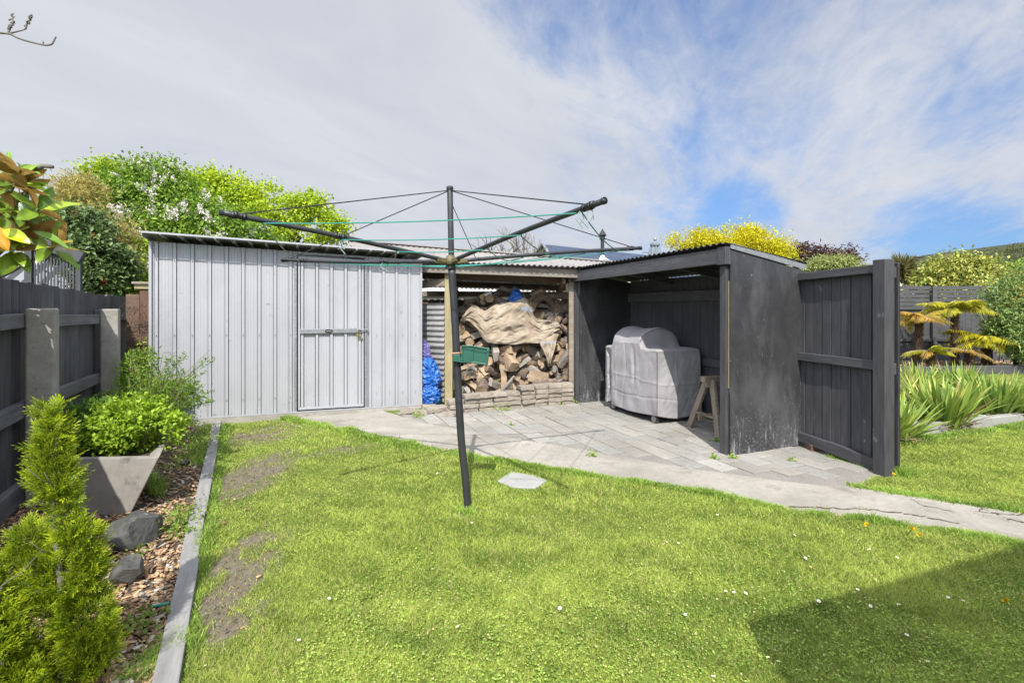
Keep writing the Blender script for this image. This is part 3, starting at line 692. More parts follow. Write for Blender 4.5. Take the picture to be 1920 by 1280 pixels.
pr_ = thing('pale_roofed_house', 'house with pale grey roof half hidden behind the screen fence post', 'house', (11.2,16.5,0), 0)
mb = MB(); mb.box((0,0,0),(3.2,3,1.75)); mb.build('wall', M['palewall'], pr_)
mb = MB(); mb.grid([[(-.6,-.3,1.72),(3.0,-.3,1.72)],[(-.6,2.2,2.75),(1.9,2.2,2.75)]]); mb.grid([[(3.0,-.3,1.72),(3.0,5,1.72)],[(1.9,2.2,2.75),(1.9,2.6,2.75)]]); mb.build('roof', M['paleroof'], pr_, solid=.03)
lp = thing('street_lamp', 'street lamp arm and flat lamp head showing above the right treetops', 'street lamp', tuple(P(1640,578,42)[:2])+(0,))
mb = MB(); mb.tube([(0,0,0),(0,0,4.2),(.3,0,4.9)], [.11,.09,.07], 8); mb.build('pole', M['galv'], lp)
mb = MB(); mb.tube([(.3,0,4.9),(1.4,0,5.2),(2.6,0,5.55),(3.2,0,5.66)], [.05,.045,.04,.04], 8); mb.build('arm', M['galv'], lp)
mb = MB(); mb.prism([(3.1,-.16),(3.3,-.22),(4.0,-.2),(4.12,-.1),(4.12,.1),(4.0,.2),(3.3,.22),(3.1,.16)], 5.62, 5.73); mb.build('lamp_head', M['dark'], lp, bevel=.03)
# own house behind the camera: its eave throws the shade on the near right lawn
hs = thing('dwelling', 'dwelling behind the viewer whose eave shades the near lawn', 'house', (0,0,0))
rp = [(.95,-.66),(9.5,2.44),(9.5,-9),(.75,-9)]
mb = MB(); mb.prism(rp, 2.98, 3.10); mb.build('roof', M['paleroof'], hs)
mb = MB(); mb.prism([(1.55,-1.1),(9.5,1.78),(9.5,-8.5),(1.45,-8.5)], 0, 2.979); mb.build('wall', M['house'], hs)
from mathutils import noise as mnoise
# ================================================================ ROTARY CLOTHESLINE
HB = Vector((-.412,3.33,1.665)); BASE = G(876,957)
cl = thing('rotary_clothesline', 'dark painted four arm rotary clothesline leaning on the lawn', 'clothesline', BASE)
lc = lambda p: Vector(p) - BASE
def cr(pts, n=8):      # Catmull-Rom smoothing
    pts = [Vector(p) for p in pts]; out = []
    for i in range(len(pts)-1):
        p0 = pts[max(i-1,0)]; p1 = pts[i]; p2 = pts[i+1]; p3 = pts[min(i+2,len(pts)-1)]
        for k in range(n):
            t = k/n
            out.append(.5*((2*p1)+(p2-p0)*t+(2*p0-5*p1+4*p2-p3)*t*t+(3*p1-p0-3*p2+p3)*t**3))
    out.append(pts[-1]); return out
mb = MB(); pp = [P(878,962,3.33),P(872,890,3.33),P(865.5,830,3.33),P(860,745,3.33),P(855,640,3.33),P(850.5,560,3.33),P(847,505,3.33)]
mb.tube([lc(p) for p in cr(pp,4)], .0255, 14); mb.build('lower_pole', M['polepaint'], cl, smooth=True)
mb = MB(); mb.tube([lc(P(847,507,3.33)),lc(P(846,470,3.33)),lc(P(843.5,353,3.33))], .0195, 12); mb.lathe([(.022,0),(.0235,.004),(.0235,.022),(.018,.028)], 14, lc(P(843.5,357,3.33))); mb.build('upper_pole', M['polepaint'], cl, smooth=True, bevel=.002)
TOP = P(843.5,357,3.33)
tips = {'a': P(412,398,2.40), 'b': P(1134,376,2.10), 'c': P(530,487,3.85), 'd': P(1202,465,3.83)}
mb = MB(); mb.lathe([(.026,-.032),(.042,-.02),(.048,.0),(.040,.016),(.03,.03),(.024,.042)], 16, lc(HB))
for k, t in tips.items():
    d = (t-HB); d.z = 0; d.normalize(); mb.beam(lc(HB+d*.04), lc(HB+d*.115+Vector((0,0,.006))), .034, .034, taper=.8)
hub = mb.build('hub', M['hubm'], cl, bevel=.006)
mb = MB(); mb.tube([lc(HB)+Vector((0,0,-.034)), lc(HB)+Vector((0,0,-.05))], .036, 14); mb.build('hub_collar', M['tape'], cl)
for k, t in tips.items():
    d = (t-HB).normalized(); mid = HB.lerp(t,.55) + Vector((0,0,.008 if k != 'c' else -.012))
    mb = MB(); mb.tube([lc(p) for p in cr([HB+d*.07, mid, t], 6)], .0137 if k in 'ab' else .0132, 10)
    arm = mb.build('arm', M['polepaint'], cl, smooth=True)
    mb = MB(); mb.tube([lc(t-d*.014), lc(t+d*.002)], .0155, 14, False); mb.tube([lc(t-d*.014), lc(t+d*.002)], .0128, 14, False); mb.tube([lc(t-d*.006), lc(t-d*.005)], .0127, 14); mb.build('end_cap', M['polepaint'], arm)
    for f in {'a':(.94,.56),'b':(.93,),'c':(.98,.86,.36),'d':(.93,)}[k]:
        q = HB.lerp(t, f) + Vector((0,0,.008 if k!='c' else -.006))*math.sin(math.pi*f)
        mb = MB()
        for j in range(5):
            qq = q + d*(j-2)*.013; mb.tube([lc(qq-d*.0075+Vector((0,0,RN.uniform(-.003,.003)))), lc(qq+d*.0075)], RN.uniform(.0155,.0195), 9)
        mb.build('tape_wrap', M['tape'], arm, smooth=True)
def sagline(mb, a, b, sag, r, n=10):
    mb.tube([lc(a.lerp(b,t)+Vector((0,0,-sag*4*t*(1-t)))) for t in np.linspace(0,1,n)], r, 5)
for k, f in (('a',.96),('b',.95),('c',.97),('d',.97)):
    mb = MB(); sagline(mb, TOP, HB.lerp(tips[k],f), .0, .0036, 4); mb.build('stay_wire', M['wire'], cl)
mb = MB(); sagline(mb, P(846,380,3.33), HB.lerp(tips['d'],.12), 0, .003, 4); mb.build('stay_wire', M['wire'], cl)
al = lambda k, f: HB.lerp(tips[k], f) + Vector((0,0,-.01))
for x, y, fs, sg in (('a','b',(.86,.56,.30),.012),('b','d',(.90,.57,.33),.05),('c','d',(.86,.66,.50,.34),.055),('a','c',(.86,.56,.30),.02)):
    for f in fs:
        mb = MB(); sagline(mb, al(x,f), al(y,f*1.03), sg*(.6+.8*f), .0032 if x!='a' or y!='c' else .003)
        mb.build('washing_line', M['line'] if (x, y) in (('a','b'),('c','d')) else M['cord'] if y == 'c' else M['line'], cl)
for k, f in (('b',.94),('b',.90),('a',.55),('c',.36)):
    q = al(k, f); mb = MB()
    for j in range(3):
        mb.tube([lc(q+Vector((RN.uniform(-.01,.01),0,.02))), lc(q+Vector((RN.uniform(-.03,.03),RN.uniform(-.02,.02),-.03))), lc(q+Vector((RN.uniform(-.04,.04),0,-.05-RN.random()*.03)))], .002, 4)
    mb.build('loose_ties', M['cord'], cl)
# peg tray clipped to the pole
pg = thing('peg_tray', 'dark green plastic peg tray clipped to the clothesline pole', 'peg tray', P(862,664,3.27))
mb = MB(); fx = lambda px_, py_, d=0: P(px_, py_, 3.27+d) - P(862,664,3.27)
def quadbox(mb, pts, d0, d1):
    vs = [fx(x, y, d0) for x, y in pts] + [fx(x, y, d1) for x, y in pts]
    n = len(pts); mb.add(vs, [tuple(range(n))[::-1], tuple(range(n,2*n))]+[(i,(i+1)%n,n+(i+1)%n,n+i) for i in range(n)])
quadbox(mb, [(862,680),(866,647),(887,648.5),(917,653),(914,684),(883,680)], .0, .055); mb.build('tray_body', M['green'], pg, bevel=.003)
mb = MB()
quadbox(mb, [(866,647),(887,647.5),(888,650),(866,649.5)], -.008, 0); quadbox(mb, [(888,648),(918,652.5),(918,656),(888,651)], -.008, 0)
quadbox(mb, [(887,649),(889,649),(886.5,679),(884.5,679)], -.005, 0); quadbox(mb, [(913,655),(918,655),(915,684.5),(912,684)], -.008, 0); quadbox(mb, [(884,677.5),(914,681.5),(914,685),(883,680.5)], -.008, 0)
quadbox(mb, [(868,651),(869,651),(868,678),(867,678)], -.004, 0)
quadbox(mb, [(849,677),(850,664),(864,664),(864,679)], .0, .02)
mb.build('tray_rim', M['green'], pg, bevel=.002)
mb = MB(); mb.tube([fx(848,662.5,.015), fx(866,661.5,.005)], .0075, 8); mb.tube([fx(863,660.5,-.012), fx(863,664,-.012)], .006, 8); mb.build('clip', M['copper'], pg)

# ================================================================ COVERED BARBECUE
BX = Vector((.392,-.92,0)); BYv = Vector((.92,.392,0))
BC = Vector((1.69,5.73,0)); BLn = 1.06; BD = .64
bq = thing('barbecue', 'hooded barbecue under a grey fabric cover inside the shelter', 'barbecue', BC - BX*(BLn-.02) - BYv*.03, SH_A)
def sstep(a, b, x): t = min(1, max(0, (x-a)/(b-a))); return t*t*(3-2*t)
XH0, XH1 = .17, .73
def topz(x, y):
    v = (y-.30)/.315
    arch = .255*math.sqrt(max(0, 1-v*v))**.9
    s = sstep(XH0-.03, XH0+.02, x)*(1-sstep(XH1-.02, XH1+.035, x))
    sagm = -.022*math.exp(-((x-.42)/.10)**2) + .008*math.sin(9*x)
    shelf = .855 + .015*sstep(.6,.8,x) - .02*sstep(.75,1.0,x)*0
    shelf += .012*math.sin(14*x+3*y)*.4
    crease = .02*math.sin(26*y+1.0)*math.exp(-((x-XH1-.05)/.05)**2)
    return shelf + (arch + sagm*(arch>.1))*s + crease*(1 if arch > .05 else 0)
mb = MB(); NXg, NYg = 130, 70
pts = [[None]*(NYg+1) for _ in range(NXg+1)]
for i in range(NXg+1):
    for j in range(NYg+1):
        x = BLn*i/NXg; y = BD*j/NYg; z = topz(x, y)
        e = min(x, BLn-x, y, BD-y); z -= .025*(1-min(1, e/.03))**2
        pts[i][j] = (x, y, z)
mb.grid(pts)
loop = [(i,0) for i in range(NXg)] + [(NXg,j) for j in range(NYg)] + [(i,NYg) for i in range(NXg,0,-1)] + [(0,j) for j in range(NYg,0,-1)]
rings = []; nr = 84
for r in range(nr+1):
    t = r/nr; ring = []
    for (i, j) in loop:
        x, y, z0 = pts[i][j]
        nx_ = -1 if i == 0 else (1 if i == NXg else 0); ny_ = -1 if j == 0 else (1 if j == NYg else 0)
        bot = .075
        if j == 0: bot = .115 - .03*math.sin(math.pi*min(1, x/BLn)) 
        if i == NXg: bot = .115 - .05*math.sin(math.pi*y/BD)
        z = z0 + (bot - z0)*t
        s = x + y*1.3
        w = (.007*math.sin(9*s+2*t+1) + .003*math.sin(23*s+5*math.sin(3*t)) )*(.2+.8*t) + .005*math.sin(7*t+3*s) + .011*(abs(mnoise.noise(Vector((s*4.2,t*2.4,1))))-.25) + .007*(abs(mnoise.noise(Vector((s*9+t*3,t*6,5))))-.25) - .006*math.exp(-abs(s-.43-.02*math.sin(5*t))/.011) + .005*math.exp(-abs(s-1.42)/.010) + .006*math.exp(-abs(t-.50-.03*mnoise.noise(Vector((s*3,0,2))))/.012) - .007*math.exp(-abs(t-.75-.025*math.sin(4*s))/.010) + .006*math.exp(-abs(s-.24-.02*mnoise.noise(Vector((t*4,0,7))))/.010)
        fl_ = .012*t + .02*math.sin(math.pi*t)*0
        if j == 0:           # left wing is set back from the main front
            back = .055*(1-sstep(.10,.155,x)); w -= back*min(1, t*6)
            w -= .018*math.exp(-((x-.60-.05*t)/.03)**2)*math.sin(math.pi*min(1,t*1.5))
        ring.append((x + nx_*(w+fl_), y + ny_*(w+fl_), z))
    rings.append(ring)
for r in range(nr):
    n = len(loop); vs = rings[r] + rings[r+1]
    mb.add(vs, [(k, n+k, n+(k+1)%n, (k+1)%n) for k in range(n)])
cov = mb.mesh('cover', M['cover'], True)
import bmesh
b_ = bmesh.new(); b_.from_mesh(cov); bmesh.ops.remove_doubles(b_, verts=b_.verts, dist=.0004); bmesh.ops.recalc_face_normals(b_, faces=b_.faces); b_.to_mesh(cov); b_.free()
o = bpy.data.objects.new('cover', cov); COL.objects.link(o); o.parent = bq
cover = o
mb = MB(); mb.tube([(XH1+.012, y, topz(XH1-.01,y)+.004) for y in np.linspace(.0,.60,26)], .004, 6)
mb.tube([(BLn+.004-.004, -.003, topz(BLn,0)-.03)]+[(rings[r][NXg][0]+.003, rings[r][NXg][1]-.003, rings[r][NXg][2]) for r in range(1,nr+1)], .0045, 6)
hem = [rings[nr][k] for k in range(0, NXg+NYg+1)]; mb.tube(hem, .0045, 6)
mb.build('seam', M['seam'], cover, smooth=True)
for (x, y) in ((.12,.06),(.97,.04),(.12,.54),(1.0,.54)):
    w_ = None
    mb = MB(); mb.tube([(x,y-.018,.060),(x,y+.018,.060)], .060, 20); w_ = mb.build('caster_wheel', M['rubber'], bq, bevel=.005)
    mb = MB(); mb.tube([(x,y-.021,.060),(x,y+.021,.060)], .040, 16); mb.build('wheel_hub', M['plasticgrey'], w_, bevel=.002)
    mb = MB(); mb.box((x-.035,y-.03,.1),(x+.035,y+.03,.13)); mb.build('wheel_fork', M['dark'], w_)
mb = MB(); mb.box((.08,.07,.12),(1.02,.57,.2)); mb.build('trolley_base', M['dark'], bq)

# ================================================================ SAWHORSE
sw = thing('sawhorse', 'low weathered timber sawhorse beside the shelter post', 'sawhorse', (2.115,5.37,0), rad(14))
mb = MB(); mb.beam((-.06,0,.585),(.62,0,.585),.085,.06); mb.build('top_beam', M['oldwood'], sw, bevel=.006)
mb = MB(); mb.beam((-.04,-.03,.535),(.55,-.03,.535),.02,.07); mb.build('side_rail', M['oldwood'], sw, bevel=.004)
for x, dx in ((.03,-.08),(.48,.08)):
    for sy in (-1, 1):
        mb = MB(); mb.beam((x,sy*.045,.575),(x+dx,sy*.26,-.0),.075,.035,up=(1,0,0)); mb.build('leg', M['oldwood'], sw, bevel=.004)
mb = MB(); mb.beam((-.10,.02,.17),(.58,.05,.19),.02,.065); mb.build('brace', M['oldwood'], sw, bevel=.004)
mb = MB(); mb.beam((-.02,-.17,.2),(-.02,.18,.2),.06,.02); mb.build('brace', M['oldwood'], sw, bevel=.004)

# ================================================================ FIREWOOD
def log_mesh(kind, L, r, seed):
    q = random.Random(seed); mb = MB()
    if kind == 'round': sec = [(math.cos(t)*r*q.uniform(.9,1.08), math.sin(t)*r*q.uniform(.9,1.08), 0) for t in np.linspace(0,2*math.pi,13)[:-1]]
    elif kind == 'half': sec = [(math.cos(t)*r*1.15*q.uniform(.93,1.06), math.sin(t)*r*1.15*q.uniform(.93,1.06)-r*.4, 0) for t in np.linspace(0,math.pi,8)] + [(-.2*r,-r*.4+q.uniform(-.1,.1)*r,1),(.4*r,-r*.42,1)]
    elif kind == 'wedge': sec = [(math.cos(t)*r*1.7*q.uniform(.95,1.04)-r*.5, math.sin(t)*r*1.7-r*.4, 0) for t in np.linspace(0,math.pi*.46,6)] + [(-.5*r,r*.5,1),(-.52*r,-.4*r,1),(.4*r,-.45*r,1)]
    else: sec = [(q.uniform(-1.1,-.8)*r, q.uniform(-.7,-.4)*r,1),(q.uniform(.6,1.1)*r,q.uniform(-.7,-.5)*r,1),(q.uniform(.9,1.2)*r,q.uniform(.2,.5)*r,1),(q.uniform(0,.3)*r,q.uniform(.5,.8)*r,1),(q.uniform(-1,-.7)*r,q.uniform(.3,.6)*r,1)]
    n = len(sec); nl = 6; tw = q.uniform(-.25,.25); bow = q.uniform(-.03,.03)
    vs = []
    for i in range(nl+1):
        t = i/nl; k = 1 + q.uniform(-.05,.05); a = tw*t
        for x, y, f in sec:
            jx = q.uniform(-.05,.05)*r; jy = q.uniform(-.05,.05)*r
            X = x*k*math.cos(a)-y*k*math.sin(a)+jx; Y = x*k*math.sin(a)+y*k*math.cos(a)+jy
            vs.append((X + bow*math.sin(math.pi*t), Y, (t-.5)*L + (q.uniform(-.012,.012) if i in (0,nl) else 0)))
    for i in range(nl):
        for k in range(n):
            k2 = (k+1) % n; mb.mi = 0 if (sec[k][2] == 0 and sec[k2][2] == 0) else 1
            mb.add([vs[i*n+k],vs[i*n+k2],vs[(i+1)*n+k2],vs[(i+1)*n+k]], [(0,1,2,3)])
    mb.mi = 2
    mb.add([vs[k] for k in reversed(range(n))], [tuple(range(n))]); mb.add([vs[nl*n+k] for k in range(n)], [tuple(range(n))])
    mats = [M['bark'], M['split'], M['cut']]
    if kind == 'billet': mats = [M['greywood'], M['greywood'], M['greywood']]
    me = mb.mesh('log', mats)
    b_ = bmesh.new(); b_.from_mesh(me); bmesh.ops.remove_doubles(b_, verts=b_.verts, dist=.0002); bmesh.ops.recalc_face_normals(b_, faces=b_.faces)
    bmesh.ops.bevel(b_, geom=[e for e in b_.edges if e.calc_face_angle(0) > .6], offset=.004, segments=1, affect='EDGES'); b_.to_mesh(me); b_.free()
    return me
kinds = {'round':'round bark covered log','half':'half round split log','wedge':'wedge shaped split log','billet':'silver grey split billet'}
logs = {k: [log_mesh(k, RN.uniform(.30,.42), RN.uniform(.06,.095), i*7+j) for j in range(5)] for i, k in enumerate(kinds)}
ORD = ['first','second','third','fourth','fifth','sixth','seventh','eighth','ninth','tenth','eleventh','twelfth','thirteenth','fourteenth','fifteenth','sixteenth','seventeenth','eighteenth']
def pileY(x, h): return 6.97 + .16*(x+.85)/1.8 + .42*(h/1.6)**1.15
rows = 15; lg = 'firewood logs in the woodshed'
def put_log(kind, loc, q, label, sc=1.0):
    o = bpy.data.objects.new('firewood_log', RN.choice(logs[kind])); COL.objects.link(o)
    o.location = loc; o.rotation_mode = 'QUATERNION'; o.rotation_quaternion = q; o.scale = (sc, sc, RN.uniform(.7,1.0))
    tag(o, label, 'log', lg); return o
def axisq(az, el, roll):
    d = Vector((math.sin(az)*math.cos(el), -math.cos(az)*math.cos(el), math.sin(el)))
    return d.to_track_quat('Z','Y') @ Quaternion((0,0,1), roll)
for r in range(rows):
    h = .165 + r*.098; x = -.74 + RN.uniform(0,.08); n = 0
    xmax = .98 + .10*r/rows
    while x < xmax:
        k = RN.choices(list(kinds), (1.5,2.5,5,2.2 if r < 9 else .8))[0]
        az = RN.choice((RN.gauss(0,.6), RN.gauss(.5,.4), RN.gauss(1.25,.3), RN.gauss(-1.25,.3), RN.gauss(-.6,.4)))
        wide = abs(math.sin(az)); sc = RN.uniform(.55,.88)
        if r >= rows-2: sc = RN.uniform(.62,.85)
        w = .15*sc + .17*wide*sc
        cx_ = x + w/2
        hh = h + RN.uniform(-.035,.035) + (.07*math.sin(3*cx_+1) if r >= rows-3 else 0)
        if r >= 13 and -.02 < cx_ < .22: hh -= .05
        put_log(k, (cx_, pileY(cx_, hh)+.13-.05*wide+RN.uniform(-.05,.04), hh), axisq(az, RN.gauss(0,.42), RN.uniform(0,6.28)),
                '%s, %s from the left in the %s row up of the woodpile' % (kinds[k], ORD[min(n,17)], ORD[r]), sc)
        n += 1; x += w*.93
# second layer behind, closing the gaps
for r in range(6):
    n = 0
    for i in range(9):
        x = -.7 + i*.21 + RN.uniform(-.03,.03); h = .16 + r*.23
        k = RN.choice(list(kinds))
        put_log(k, (x, pileY(x, h)+.30, h), axisq(RN.gauss(.9,.3), RN.gauss(0,.1), RN.uniform(0,6.28)), '%s at the back of the woodpile, %s in the %s back row' % (kinds[k], ORD[i], ORD[r]), 1.6)
# a few remembered pieces, larger, lying on the face of the stack
for (px, py, k, az, el, sc, lab) in ((955,676,'wedge',.45,-.5,1.35,'large pale split log leaning below the hessian sheet'),(1062,668,'billet',1.15,.9,1.25,'long yellow split plank leaning at the right end of the woodpile'),(1010,707,'half',1.35,-.12,1.25,'grey half log lying sideways above the paver stacks'),(902,725,'round',.05,-.25,1.2,'round grey log standing forward at the bottom of the woodpile'),(928,660,'billet',.15,-.4,1.3,'squared grey billet just right of the green peg tray'),(880,640,'round',.1,0,.9,'small round pale log left of the hessian sheet'),(1022,720,'half',1.5,.1,1.3,'broad splintered log low on the right of the woodpile'),(985,573,'wedge',1.0,.1,1.1,'brown split log behind the blue bag')):
    Y = pileY((px-960)/930*7.1, EYE-(py-578)/930*7.1) - .06
    put_log(k, P(px,py,Y), axisq(az, el, RN.uniform(0,6.28)), lab, sc*.8)
# twigs
for j, (px, py, lab) in enumerate(((1062,705,'tangle of dry twigs at the right end of the woodpile'),(885,690,'forked pale twigs sticking out beneath the green peg tray'),(1030,600,'dry twigs on top of the woodpile near the shelter'))):
    mb = MB(); c0 = P(px, py, pileY((px-960)/930*7.05, 1.0 if j==2 else .5) - .10)
    for i in range(16):
        a = c0 + Vector((RN.uniform(-.09,.09),RN.uniform(-.03,.06),RN.uniform(-.12,.12)))
        d = Vector((RN.uniform(-1,1),RN.uniform(-.5,.3),RN.uniform(-1,.6)))*.09
        mb.tube([a, a+d+Vector((RN.uniform(-.02,.02),0,RN.uniform(-.02,.02))), a+d*2], [.0045,.0035,.002], 5)
    tag(mb.build('dry_twigs', M['greybark']), lab, 'twigs', 'dry twigs on the woodpile')
# hessian sheet
def drape(name, T, B, mat, label, cat, n=40, m=26, off=.10, amp=.03, seed=0, billow=.05):
    T = [Vector((x,y,0)) for x,y in T]; B = [Vector((x,y,0)) for x,y in B]
    def ev(c, t):
        f = t*(len(c)-1); i = min(int(f), len(c)-2); return c[i].lerp(c[i+1], f-i)
    r = np.random.default_rng(seed); g = []
    for i in range(n+1):
        u = i/n; a = ev(cr(T,4),u); b2 = ev(cr(B,4),u); row = []
        for j in range(m+1):
            v = j/m; p = a.lerp(b2, v)
            Y0 = 7.2; z = EYE-(p.y-578)/930*Y0; x = (p.x-960)/930*Y0
            Y = pileY(x, z) - off
            w = amp*(math.sin(9*u+6*v*u+seed)+.5*math.sin(21*u-9*v)+.5*math.sin(6*v*3+4*u)) + amp*1.9*(abs(mnoise.noise(Vector((u*6+v*2,v*3.2+u*3,seed))))**.6-.45) + amp*1.2*(abs(mnoise.noise(Vector((u*14+v*5,v*7-u*3,seed+4))))**.6-.45) + amp*.4*mnoise.noise(Vector((u*34,v*20,seed))) - billow*math.sin(math.pi*v)
            Y = Y + w*.8
            row.append(P(p.x, p.y, Y))
        g.append(row)
    mb = MB(); mb.grid(g); o = mb.build(name, mat, None, smooth=True, solid=.004); return tag(o, label, cat)
drape('hessian_sheet', [(868,592),(880,577),(893,573),(908,583),(925,573),(945,567),(965,565),(985,558),(995,575),(1005,596),(1030,600),(1046,604),(1052,614)],
      [(872,600),(884,606),(898,622),(910,640),(925,644),(945,645),(965,646),(985,644),(1005,643),(1025,642),(1040,628),(1050,622),(1054,616)], M['hessian'], 'stained hessian sheet draped over the firewood stack', 'sheet', off=.15, amp=.036, n=90, m=56, billow=.025)
drape('hessian_flap', [(1010,640),(1020,634),(1035,626),(1048,626)], [(1029,682),(1030,683),(1031,683),(1032,681)], M['hessian'], 'pointed end of sacking hanging down the right of the woodpile', 'sheet', off=.20, amp=.02, seed=3, n=20, billow=.02)
def lump(name, chain, mat, label, cat, seed, n=72, crumple=.026):
    mb = MB(); pts = cr([c[0] for c in chain], 16); rr = []
    rs = [c[1] for c in chain]
    for i in range(len(pts)):
        f = i/16; k = min(int(f), len(rs)-2); t = f-k; t = t*t*(3-2*t); rr.append(rs[k]*(1-t)+rs[k+1]*t)
    vs = []
    q = np.random.default_rng(seed); ph = q.uniform(0,6.28,8)
    for i, p in enumerate(pts):
        for k in range(n):
            a = 2*math.pi*k/n
            pq = Vector((math.cos(a)*rr[i]*7+seed*3, math.sin(a)*rr[i]*7, p.z*9)); pq += Vector((mnoise.noise(pq*1.3),mnoise.noise(pq*1.3+Vector((5,1,2))),mnoise.noise(pq*1.3+Vector((1,7,3)))))*1.1
            w = crumple*(2.6*(.5-abs(mnoise.noise(pq)))+1.3*(.4-abs(mnoise.noise(pq*2.3)))+.5*mnoise.noise(pq*5) - .8)
            r = rr[i] + w*min(1, rr[i]/.05)
            vs.append(p + Vector((math.cos(a)*r, math.sin(a)*r*.8, crumple*.7*mnoise.noise(pq*1.5+Vector((9,9,9))))))
    L = len(pts); fs = [(i*n+k,i*n+(k+1)%n,(i+1)*n+(k+1)%n,(i+1)*n+k) for i in range(L-1) for k in range(n)] + [tuple(reversed(range(n))), tuple(range((L-1)*n, L*n))]
    mb.add(vs, fs); return tag(mb.build(name, mat, None, smooth=False), label, cat)
YT = 6.86
lump('blue_tarpaulin', [(P(808,757,YT)+Vector((0,0,0)),.09),(P(807,738,YT),.135),(P(806,722,YT),.11),(P(809,708,YT),.125),(P(807,692,YT),.10),(P(803,682,YT),.10),(P(800,670,YT),.05),(P(800,668,YT),.01)], M['bluetarp'], 'crumpled bright blue tarpaulin stuffed beside the shed', 'tarpaulin', 2)
lump('purple_bag', [(P(800,682,YT+.06),.07),(P(799,668,YT+.06),.085),(P(797,652,YT+.06),.065),(P(794,640,YT+.06),.04),(P(793,636,YT+.06),.01)], M['purple'], 'purple plastic bag sitting on top of the blue tarpaulin', 'bag', 4, crumple=.013)
lump('blue_bag', [(P(970,570,7.38),.10),(P(969,560,7.38),.115),(P(968,550,7.38),.075),(P(966,542,7.38),.03),(P(966,538,7.38),.006)], M['bluetarp'], 'small blue plastic bag on top of the firewood', 'bag', 6, crumple=.014)
lump('white_bag', [(P(918,562,7.42),.05),(P(915,553,7.42),.06),(P(920,547,7.42),.03),(P(921,544,7.42),.006)], M['white'], 'small white plastic bag among the top logs', 'bag', 8, crumple=.012)

# ================================================================ STACKED OLD PAVERS
def brick_mesh(l, w, h, seed):
    q = random.Random(seed); mb = MB(); mb.box((-l/2,-w/2,-h/2),(l/2,w/2,h/2)); me = mb.mesh('stacked_paver', M['oldpaver'])
    b_ = bmesh.new(); b_.from_mesh(me); bmesh.ops.subdivide_edges(b_, edges=b_.edges[:], cuts=3, use_grid_fill=True)
    for v in b_.verts:
        e = sum(abs(abs(c)-s/2) < 1e-5 for c, s in zip(v.co, (l,w,h)))
        s = .0015 if e == 1 else .003
        v.co += Vector((q.uniform(-1,1),q.uniform(-1,1),q.uniform(-.6,.6)))*s
        if e >= 2: v.co *= q.uniform(.965,.995)
    b_.to_mesh(me); b_.free(); return me
bricks = [brick_mesh(.192,.175,.053,i) for i in range(8)]
gA = G(843,779); gB = G(1078,759); row_n = 9; bd = (gB-gA).normalized(); ba = math.atan2(bd.y, bd.x)
bn_ = Vector((-bd.y, bd.x, 0))
for i in range(row_n):
    nl = (3,4,4,4,4,5,5,5,5)[i]; c = gA + bd*((gB-gA).length*(i+.5)/row_n) + bn_*.11
    for k in range(nl):
        o = bpy.data.objects.new('stacked_paver', RN.choice(bricks)); COL.objects.link(o)
        o.location = c + Vector((RN.uniform(-.012,.012), RN.uniform(-.018,.018), .03 + k*.061)); o.rotation_euler = (RN.uniform(-.03,.03), RN.uniform(-.03,.03), ba+RN.uniform(-.08,.08)+math.pi*RN.randint(0,1))
        tag(o, 'worn paver, %s up in the %s stack counting from the timber post' % (ORD[k], ORD[i]), 'paver', 'old pavers stacked in front of the firewood')
for j, (px, py, z, rz, lab) in enumerate(((763,777,.035,.2,'loose old paver nearest the metal shed corner'),(787,779,.03,.1,'loose old paver second from the shed corner'),(810,776,.05,.5,'loose tilted paver below the blue tarpaulin'),(826,772,.04,.9,'loose paver leaning before the timber post'),(803,768,.03,.3,'loose paver tucked under the blue tarpaulin'),(845,783,.03,1.2,'loose paver at the foot of the timber post'))):
    o = bpy.data.objects.new('loose_paver', bricks[j]); COL.objects.link(o); o.location = G(px,py)+Vector((0,.06,z)); o.rotation_euler = (RN.uniform(-.1,.1),RN.uniform(-.12,.12),rz)
    tag(o, lab, 'paver', 'loose old pavers by the shed')

# ================================================================ TUB, ROCKS, STEPPING STONE
def taper_tub():
    t = thing('planter_tub', 'weathered concrete laundry tub used as a herb planter', 'planter', G(243,966), rad(3))
    # local: x right, y back
    # y spans along the fence direction, tilted outline like an old laundry tub
    xb0, xb1, xt0, xt1, h, dpt = -.36,.0,-.52,.185,.375,.50
    sk = -.50
    def ring(x0, x1, z, ins, yb):
        return [(x0+ins, ins, z), (x1-ins, ins, z), (x1-ins+sk*yb, yb-ins, z), (x0+ins+sk*yb, yb-ins, z)]
    r0 = ring(xb0, xb1, 0, 0, dpt); r1 = ring(xt0, xt1, h, 0, dpt+.02); r2 = ring(xt0, xt1, h, .045, dpt+.02); r3 = ring(xb0+.06, xb1-.06, .2, .045, dpt-.02)
    for r in (r0,): 
        pass
    mb = MB(); q = lambda a, b: [(i,(i+1)%4,4+(i+1)%4,4+i) for i in range(4)]
    vs = r0+r1+r2+r3; fs = [(0,3,2,1)]
    for k in range(3): fs += [(4*k+i,4*k+(i+1)%4,4*k+4+(i+1)%4,4*k+4+i) for i in range(4)]
    mb.add(vs, fs); mb.build('basin', M['tub'], t, bevel=.012)
    mb = MB(); mb.add(ring(xt0+.05, xt1-.05, h-.035, 0, dpt), [(0,1,2,3)]); mb.build('potting_soil', M['soil'], t)
    return t
tub = taper_tub()
